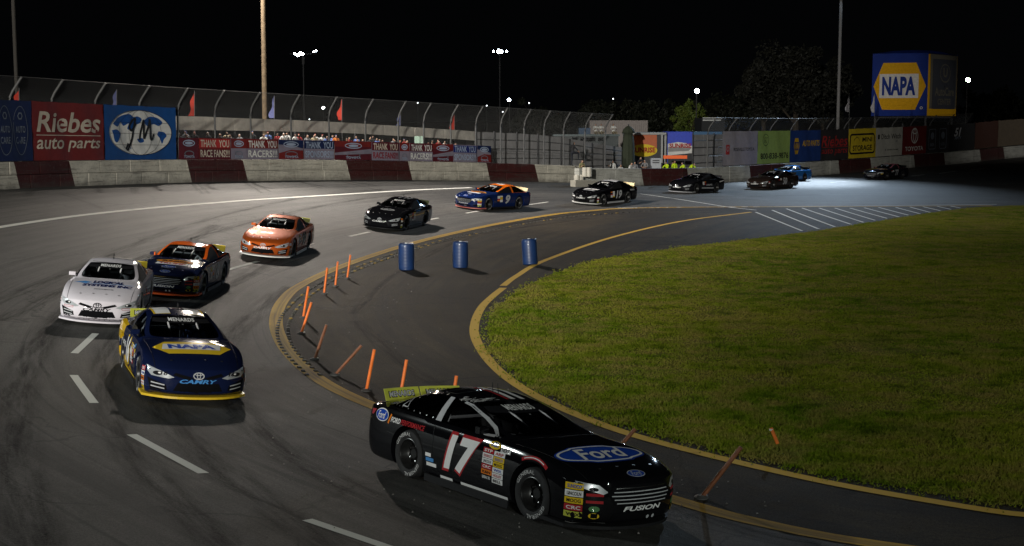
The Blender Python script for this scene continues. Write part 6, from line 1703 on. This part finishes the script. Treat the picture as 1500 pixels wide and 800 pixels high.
def x6(D, root, bo):
    xsun(D, root, bo)
    D('name_plate', 's3', rect(.92, .25), DW, 'T', (1.58, 0, .88), .005, .08); D('lettering', 's4', T('TRUMP', .78, .17, .04), DR, 'T', (1.58, 0, .88), .010, .06)
    D('emblem', 's5a', ell(.42, .24), DW, 'T', (1.98, 0, .85), .004, .07); D('emblem', 's5b', ell(.38, .21), DB, 'T', (1.98, 0, .85), .008, .07); D('lettering', 's5', T('Ford', .25, .13, .015, .3), DW, 'T', (1.98, 0, .85), .012, .07)
    D('roof_panel', 's6', poly2d([(.06, -.10), (.50, .02), (.50, .45), (.02, .45), (-.12, .20)]), SILV, 'T', (-.72, 0, 1.3), .004, .1)
def x9(D, root, bo):
    xsun(D, root, bo)
    D('name_plate', 's3', rect(.84, .22), DW, 'T', (1.60, -.05, .88), .005, .08)
    D('emblem', 's5', ell(.30, .12), SILV, 'T', (2.0, 0, .85), .004, .07)
    D('roof_panel', 's6', rect(.46, .30), DW, 'T', (-.70, .0, 1.3), .004, .1)
    for s in (-1, 1): D('headlight', 'hl9%d' % s, poly2d([(s * .50, -.04), (s * .88, .0), (s * .90, .08), (s * .52, .05)]), DW, 'F', (2.5, 0, .56), .008, .08)
def xor_(D, root, bo):
    D('roof_panel', 'o1', rect(.60, .30), SILV, 'T', (-1.0, .0, 1.3), .004, .1)
    D('door_panel', 'o2', ell(.60, .42), DW, 'R', (-.22, -.95, .56), .003, .1); D('door_panel', 'o3', ell(.60, .42), DW, 'L', (-.22, .95, .56), .003, .1)
def xblk(D, root, bo):
    D('emblem', 'b1', ell(.70, .30), SILV, 'T', (1.5, 0, .9), .004, .08); D('lettering', 'b2', T('RACING', .50, .13, .03, .2), DK, 'T', (1.5, 0, .9), .009, .08)
    for y in (-.2, .05, .25): D('roof_stripe', 'b3%s' % y, line2d([(y, -.3), (y + .12, 0), (y, .3)], .05), SILV, 'T', (-.75, 0, 1.3), .004, .1)
    for vw, s in (('R', -1), ('L', 1)): D('pillar_panel', 'b4' + vw, poly2d([(-.10, -.15), (.06, -.15), (.03, .15), (-.06, .15)]), DLB, vw, (-.76, s * .75, 1.10), .006, .1); D('door_stripe', 'b5' + vw, line2d([(-.3, 0), (.3, .02)], .04), DLB, vw, (-.2, s * .95, .80), .006, .1)
def x19(D, root, bo):
    D('emblem', 'n1', poly2d([(-.5, -.10), (.45, -.06), (.55, .14), (-.35, .12)]), DW, 'T', (1.45, 0, .9), .004, .08); D('emblem', 'n2', poly2d([(-.4, -.06), (.4, -.06), (.5, .08), (-.3, .08)]), SILV, 'T', (1.75, .0, .9), .004, .08)
    D('roof_panel', 'n3', poly2d([(-.50, -.28), (.50, -.28), (.42, .34), (-.42, .34)]), SILV, 'T', (-.72, 0, 1.3), .004, .1)
    for vw, s in (('R', -1), ('L', 1)): D('lettering', 'n4' + vw, T('NAPA', .5, .10, .04), SILV, vw, (-1.75, s * .95, .78), .006)
    for k in (-1, 1): D('nose_flash', 'n5%d' % k, poly2d([(k * .45, 0), (k * .8, .02), (k * .82, .10), (k * .5, .04)]), DW, 'F', (2.5, 0, .44), .006, .08)
def xpale(D, root, bo):
    for vw, s in (('R', -1), ('L', 1)): D('side_stripe', 'p1' + vw, line2d([(-.9, .02), (.7, -.02)], .07), SILV, vw, (-.1, s * .95, .33), .005); D('side_stripe', 'p2' + vw, line2d([(-.35, -.04), (.35, .05)], .06), DW, vw, (-1.95, s * .95, .75), .005); D('lettering', 'p3' + vw, T('HAAS', .8, .12, .03), SILV, vw, (-.2, s * .95, .55), .006)
BLACK_P = paint('gloss_black_paint', (.0035, .0035, .0045)); NAVY_P = two_tone('navy_yellow_paint', (.005, .009, .036), (.62, .38, .01), .9, rule='zig')
WHITE_P = paint('pearl_white_paint', (.58, .55, .60)); SIX_P = two_tone('dark_navy_orange_paint', (.008, .012, .040), (.85, .14, .015), .9); NINE_P = two_tone('blue_orange_paint', (.006, .017, .085), (.80, .16, .01), .9)
ORANGE_P = paint('burnt_orange_paint', (.36, .070, .012), .42, 1., .35); BROWN_P = paint('dark_bronze_paint', (.022, .014, .011)); LBLUE_P = paint('sky_blue_paint', (.02, .11, .33)); BLK2_P = paint('charcoal_black_paint', (.007, .007, .009)); PINK_P = two_tone('black_rose_paint', (.010, .010, .014), (.48, .14, .18), .9)
GOLDSP = mat('gold_spoiler', (.52, .40, .14), .5)
make_car('black race car number 17 with a blue oval on its hood, nearest of all', 683, 730, -50.5, (.06, -.90), BLACK_P, 'ford', dict(driver=('black', 'silver', 'driver in a black suit and silver helmet inside the nearest black car'), num='17', numw=.74, numx=-.06, spx=.16, numc=(DW, DR), split=BLK, skirt=BLK, roofnum=False, extra=[x17], sponsors=6, spt=DW, seed=0))
make_car('navy and yellow race car number 16 with a yellow hexagon on its hood', 288, 592, -68.5, (2.45, 0), NAVY_P, 'toyota', dict(driver=('blue', 'white', 'driver in a blue suit and white helmet inside the navy and yellow car'), num='16', numc=(DW, DY), split=mat('yellow_splitter', (.60, .40, .02), .4), roofnum=False, extra=[x16], nosetxt=DLB, seed=3, sponsors=5, lowdec=DY, numw=.5))
make_car('white race car with blue hood lettering beside the navy and orange one', 141, 478, -80, (2.45, 0), WHITE_P, 'toyota', dict(driver=('grey', 'white', 'driver in a grey suit and white helmet inside the white car'), split=WHITE_P, extra=[xw], nosetxt=DK, emblem=DK, seed=6, cage=1, spoil=mat('yellow_spoiler', (.65, .46, .02), .45), sponsors=3))
make_car('navy race car number 6 with an orange roof behind the white car', 238, 436, -90, (2.45, 0), SIX_P, 'ford', dict(driver=('white', 'white', 'driver in a white suit inside the navy car with the orange roof'), num='6', numc=(SILV, None), split=mat('orange_splitter', (.70, .10, .02), .4), extra=[x6], seed=2, cage=1, roofnum=False, spoil=mat('yellow_spoiler', (.65, .46, .02), .45)))
make_car('burnt orange race car with a white splitter in the middle of the turn', 384, 379, -93, (2.45, 0), ORANGE_P, 'toyota', dict(driver=('white', 'silver', 'driver in a white suit and silver helmet inside the burnt orange car'), num='99', numc=(DK, None), split=mat('white_splitter', (.62, .62, .60), .4), skirt=mat('white_splitter', (.62, .62, .60), .4), extra=[xor_], roofnum=False, seed=4, cage=1, spoil=mat('olive_spoiler', (.35, .32, .08), .5), nosetxt=DW))
make_car('all black race car with a grey oval on its hood, ahead of the blue one', 555, 337, -105, (2.45, 0), BLK2_P, 'toyota', dict(driver=('grey', 'white', 'driver in a grey suit inside the all black car'), split=BLK, extra=[xblk], seed=5, detail=1, cage=0, spoil=mat('dark_olive_spoiler', (.06, .07, .03), .5)))
make_car('blue race car number 9 with an orange roof', 679, 306, -128, (2.45, 0), NINE_P, 'ford', dict(driver=('orange', 'white', 'driver in an orange suit inside the blue car with the orange roof'), num='9', numc=(SILV, None), split=mat('pink_splitter', (.55, .16, .14), .4), extra=[x9], seed=1, detail=1, roofnum=False, spoil=GOLDSP))
make_car('black race car number 19 with a grey roof and a white splitter', 851, 300, -127, (2.45, 0), BLACK_P, 'toyota', dict(num='19', numc=(SILV, None), split=mat('white_splitter', (.62, .62, .60), .4), skirt=SILV, extra=[x19], seed=7, detail=1, roofnum=False, spoil=GOLDSP))
make_car('black race car with grey side stripes before the red wall section', 992, 282.5, -128, (2.45, 0), BLK2_P, 'toyota', dict(extra=[xpale], seed=8, detail=0, spoil=BLK, split=SILV, nose_sponsors=0, sponsors=3))
make_car('dark brownish race car number 50 hiding the sky blue one', 1106, 277.5, -130, (2.45, 0), BROWN_P, 'toyota', dict(num='50', numc=(SILV, None), seed=9, detail=0, spoil=BLK, split=BROWN_P, nose_sponsors=2, sponsors=2, roofnum=False))
make_car('sky blue race car half hidden behind the dark brownish one', 1128, 267, -134, (2.45, 0), LBLUE_P, 'toyota', dict(seed=10, detail=0, spoil=BLK, nose_sponsors=0, sponsors=2))
make_car('black race car number 77 with a rose roof, last in the line', 1276, 263.5, -134, (2.45, 0), PINK_P, 'ford', dict(num='77', numc=(SILV, None), seed=11, detail=0, spoil=BLK, nose_sponsors=2, sponsors=2, roofnum=False))

# ------------------------------------------------------------------ orange marker posts, barrels, kerb studs on the apron
OPOST = mat('orange_marker_plastic', (.75, .16, .015), .5, 0, 0, .18, 8); OPD = mat('dirty_orange_plastic', (.17, .055, .018), .6, 0, 0, .3, 10); BASEM = mat('marker_base', (.05, .05, .05), .7)
def marker(top, base, m, label, r=.032):
    g = ground_at(*base); s = (g - Vector((0, 0, CAMH))).length / FPX
    L = .82
    # lean in the picture plane: height above the foot and sideways shift
    dy = (base[1] - top[1]) * s; dx = (top[0] - base[0]) * s
    el = math.atan2(CAMH, g.y); up = min(dy / math.cos(el), L)
    fw = math.sqrt(max(0, L * L - up * up - dx * dx)) if up < L * .97 else 0
    root = empty('marker_post', label, 'marker post', g, 0, 'orange marker posts on the apron')
    B().tube([(0, 0, .0), (dx * .5, fw * .15, up * .5), (dx, fw * .2, up)], r, 10).build('tube', m, root)
    B().lathe([(.10, 0), (.10, .02), (.06, .035), (.05, .05)], 14).build('base', BASEM, root)
    B().lathe([(.025, .0), (.025, .022), (.001, .024)], 8, Matrix.Translation((.07, .02, .02))).build('bolt', NUT, root)
for top, base, m, lab in [((513.5, 374), (508.5, 408.5), OPOST, 'orange post farthest up the yellow edge line'), ((495, 384), (491, 420), OPOST, 'orange post second from the far end of the row'), ((479.5, 393), (474.5, 431), OPOST, 'orange post third from the far end of the row'),
                          ((452.5, 416), (444, 466), OPOST, 'orange post behind its leaning neighbour in the close pair'), ((456.5, 444), (441, 489), OPOST, 'orange post leaning right in front of its close neighbour'), ((478.5, 477), (460.5, 527), OPD, 'dull orange post leaning between the close pair and the tilted one'),
                          ((529.5, 507), (490, 550), OPD, 'dull orange post tilted far over to the right'), ((549, 513), (536.5, 573), OPOST, 'orange post just right of the far tilted one'), ((595.5, 529), (586, 582), OPOST, 'orange post half behind the lime spoiler of the black car'), ((668.5, 553), (661, 604), OPOST, 'orange post showing over the roof of the nearest black car'),
                          ((931, 632), (901, 664), OPD, 'dull orange post sticking up behind the hood of the nearest car'), ((1083, 658), (1027, 730), OPD, 'dull orange post leaning steeply in front of the nearest black car')]:
    marker(top, base, m, lab, .031)
g = ground_at(1135, 655); rot = (R(8), R(62), R(110))
br = empty('broken_post', 'short broken piece of orange post lying in the grass', 'marker post', g + Vector((0, 0, .06)), 0)
bb = B(); bb.tube([(-.06, .04, .24), (.04, -.03, .0)], .028, 8); bb.build('tube', OPOST, br); B().lathe([(.034, 0), (.034, .03)], 10, Matrix.Translation((-.055, .037, .20)), False).build('reflective_band', mat('white_band', (.6, .6, .58)), br)
BLUEB = mat('blue_barrel_plastic', (.009, .032, .115), .42, 0, .2, .2, 3); BUNG = mat('white_bung', (.5, .5, .5), .6)
for px, py, lab, tl in [(595.5, 395, 'blue plastic barrel standing leftmost on the apron', (0, 0, .3)), (674.5, 392, 'blue plastic barrel standing in the middle of the three', (0, R(2), 1.4)), (777, 387.5, 'dented blue barrel standing at the yellow infield line', (0, R(6), 2.2))]:
    g = ground_at(px, py); barrel(.27, .90, BLUEB, 'plastic_barrel', lab, 'barrel', g, 'blue barrels on the apron', 7, BUNG, tl)
# studs bolted inside the yellow edge line
P1 = np.array([tuple(flat(*p).xy) for p in [(960, 309), (850, 316.5), (783, 326), (703, 342), (606, 367), (510, 402), (468, 425), (442, 446), (425, 470), (423, 495), (436, 520), (470, 553)]]); P1 = catmull([tuple(p) for p in P1], 8)
sl = np.concatenate([[0], np.cumsum(np.linalg.norm(np.diff(P1, axis=0), axis=1))])
SB = {0: B(), 1: B()}
kerb = empty('kerb_stud_row', 'row of worn yellow and black rubber studs inside the yellow edge line', 'kerb studs')
STY, STK = mat('yellow_stud', (.20, .13, .018), .8, 0, 0, .5, 20), mat('dark_stud', (.045, .041, .035), .8)
sm = {}
for k, u in enumerate(np.arange(0, sl[-1], .42)):
    x, y = np.interp(u, sl, P1[:, 0]), np.interp(u, sl, P1[:, 1]); x2, y2 = np.interp(u + .1, sl, P1[:, 0]), np.interp(u + .1, sl, P1[:, 1]); a = math.atan2(y2 - y, x2 - x)
    for r_, off in enumerate((0, .26)):
        px, py = x + math.sin(-a) * -off * -1, y + math.cos(a) * off * -1
        px, py = x + math.sin(a) * off, y - math.cos(a) * off
        if project((px, py, 0))[0] > 700 and r_: continue
        col = STY if (k + r_) % 2 and random.random() < .45 and project((px, py, 0))[1] < 470 else STK
        key = (col.name,)
        if key not in sm:
            b = B(); V = [(-.09, -.05, 0), (.09, -.05, 0), (.09, .05, 0), (-.09, .05, 0), (-.06, -.03, .03), (.06, -.03, .03), (.06, .03, .03), (-.06, .03, .03)]; b.add(V, [(0, 1, 5, 4), (1, 2, 6, 5), (2, 3, 7, 6), (3, 0, 4, 7), (4, 5, 6, 7)]); o = b.build('stud', col); sm[key] = o.data; bpy.data.objects.remove(o)
        if len(kerb.children) < 295:
            o = bpy.data.objects.new('stud', sm[key]); COL.objects.link(o); o.parent = kerb; o.location = (px, py, gz(px, py) + .002); o.rotation_euler = (0, 0, a + random.uniform(-.1, .1))
def spot_at(key, parent=None):
    pos, aim, watts, colr, cone, blend, rad = FLOODS[key]
    ld = bpy.data.lights.new('floodlight_beam', 'SPOT'); ld.energy = watts; ld.color = colr; ld.spot_size = R(cone); ld.spot_blend = blend; ld.shadow_soft_size = rad
    lo = bpy.data.objects.new('floodlight_beam', ld); COL.objects.link(lo)
    lo.location = pos
    lo.rotation_euler = (Vector(aim) - Vector(pos)).to_track_quat('-Z', 'Y').to_euler()
    return lo
for k in FLOODS: spot_at(k)
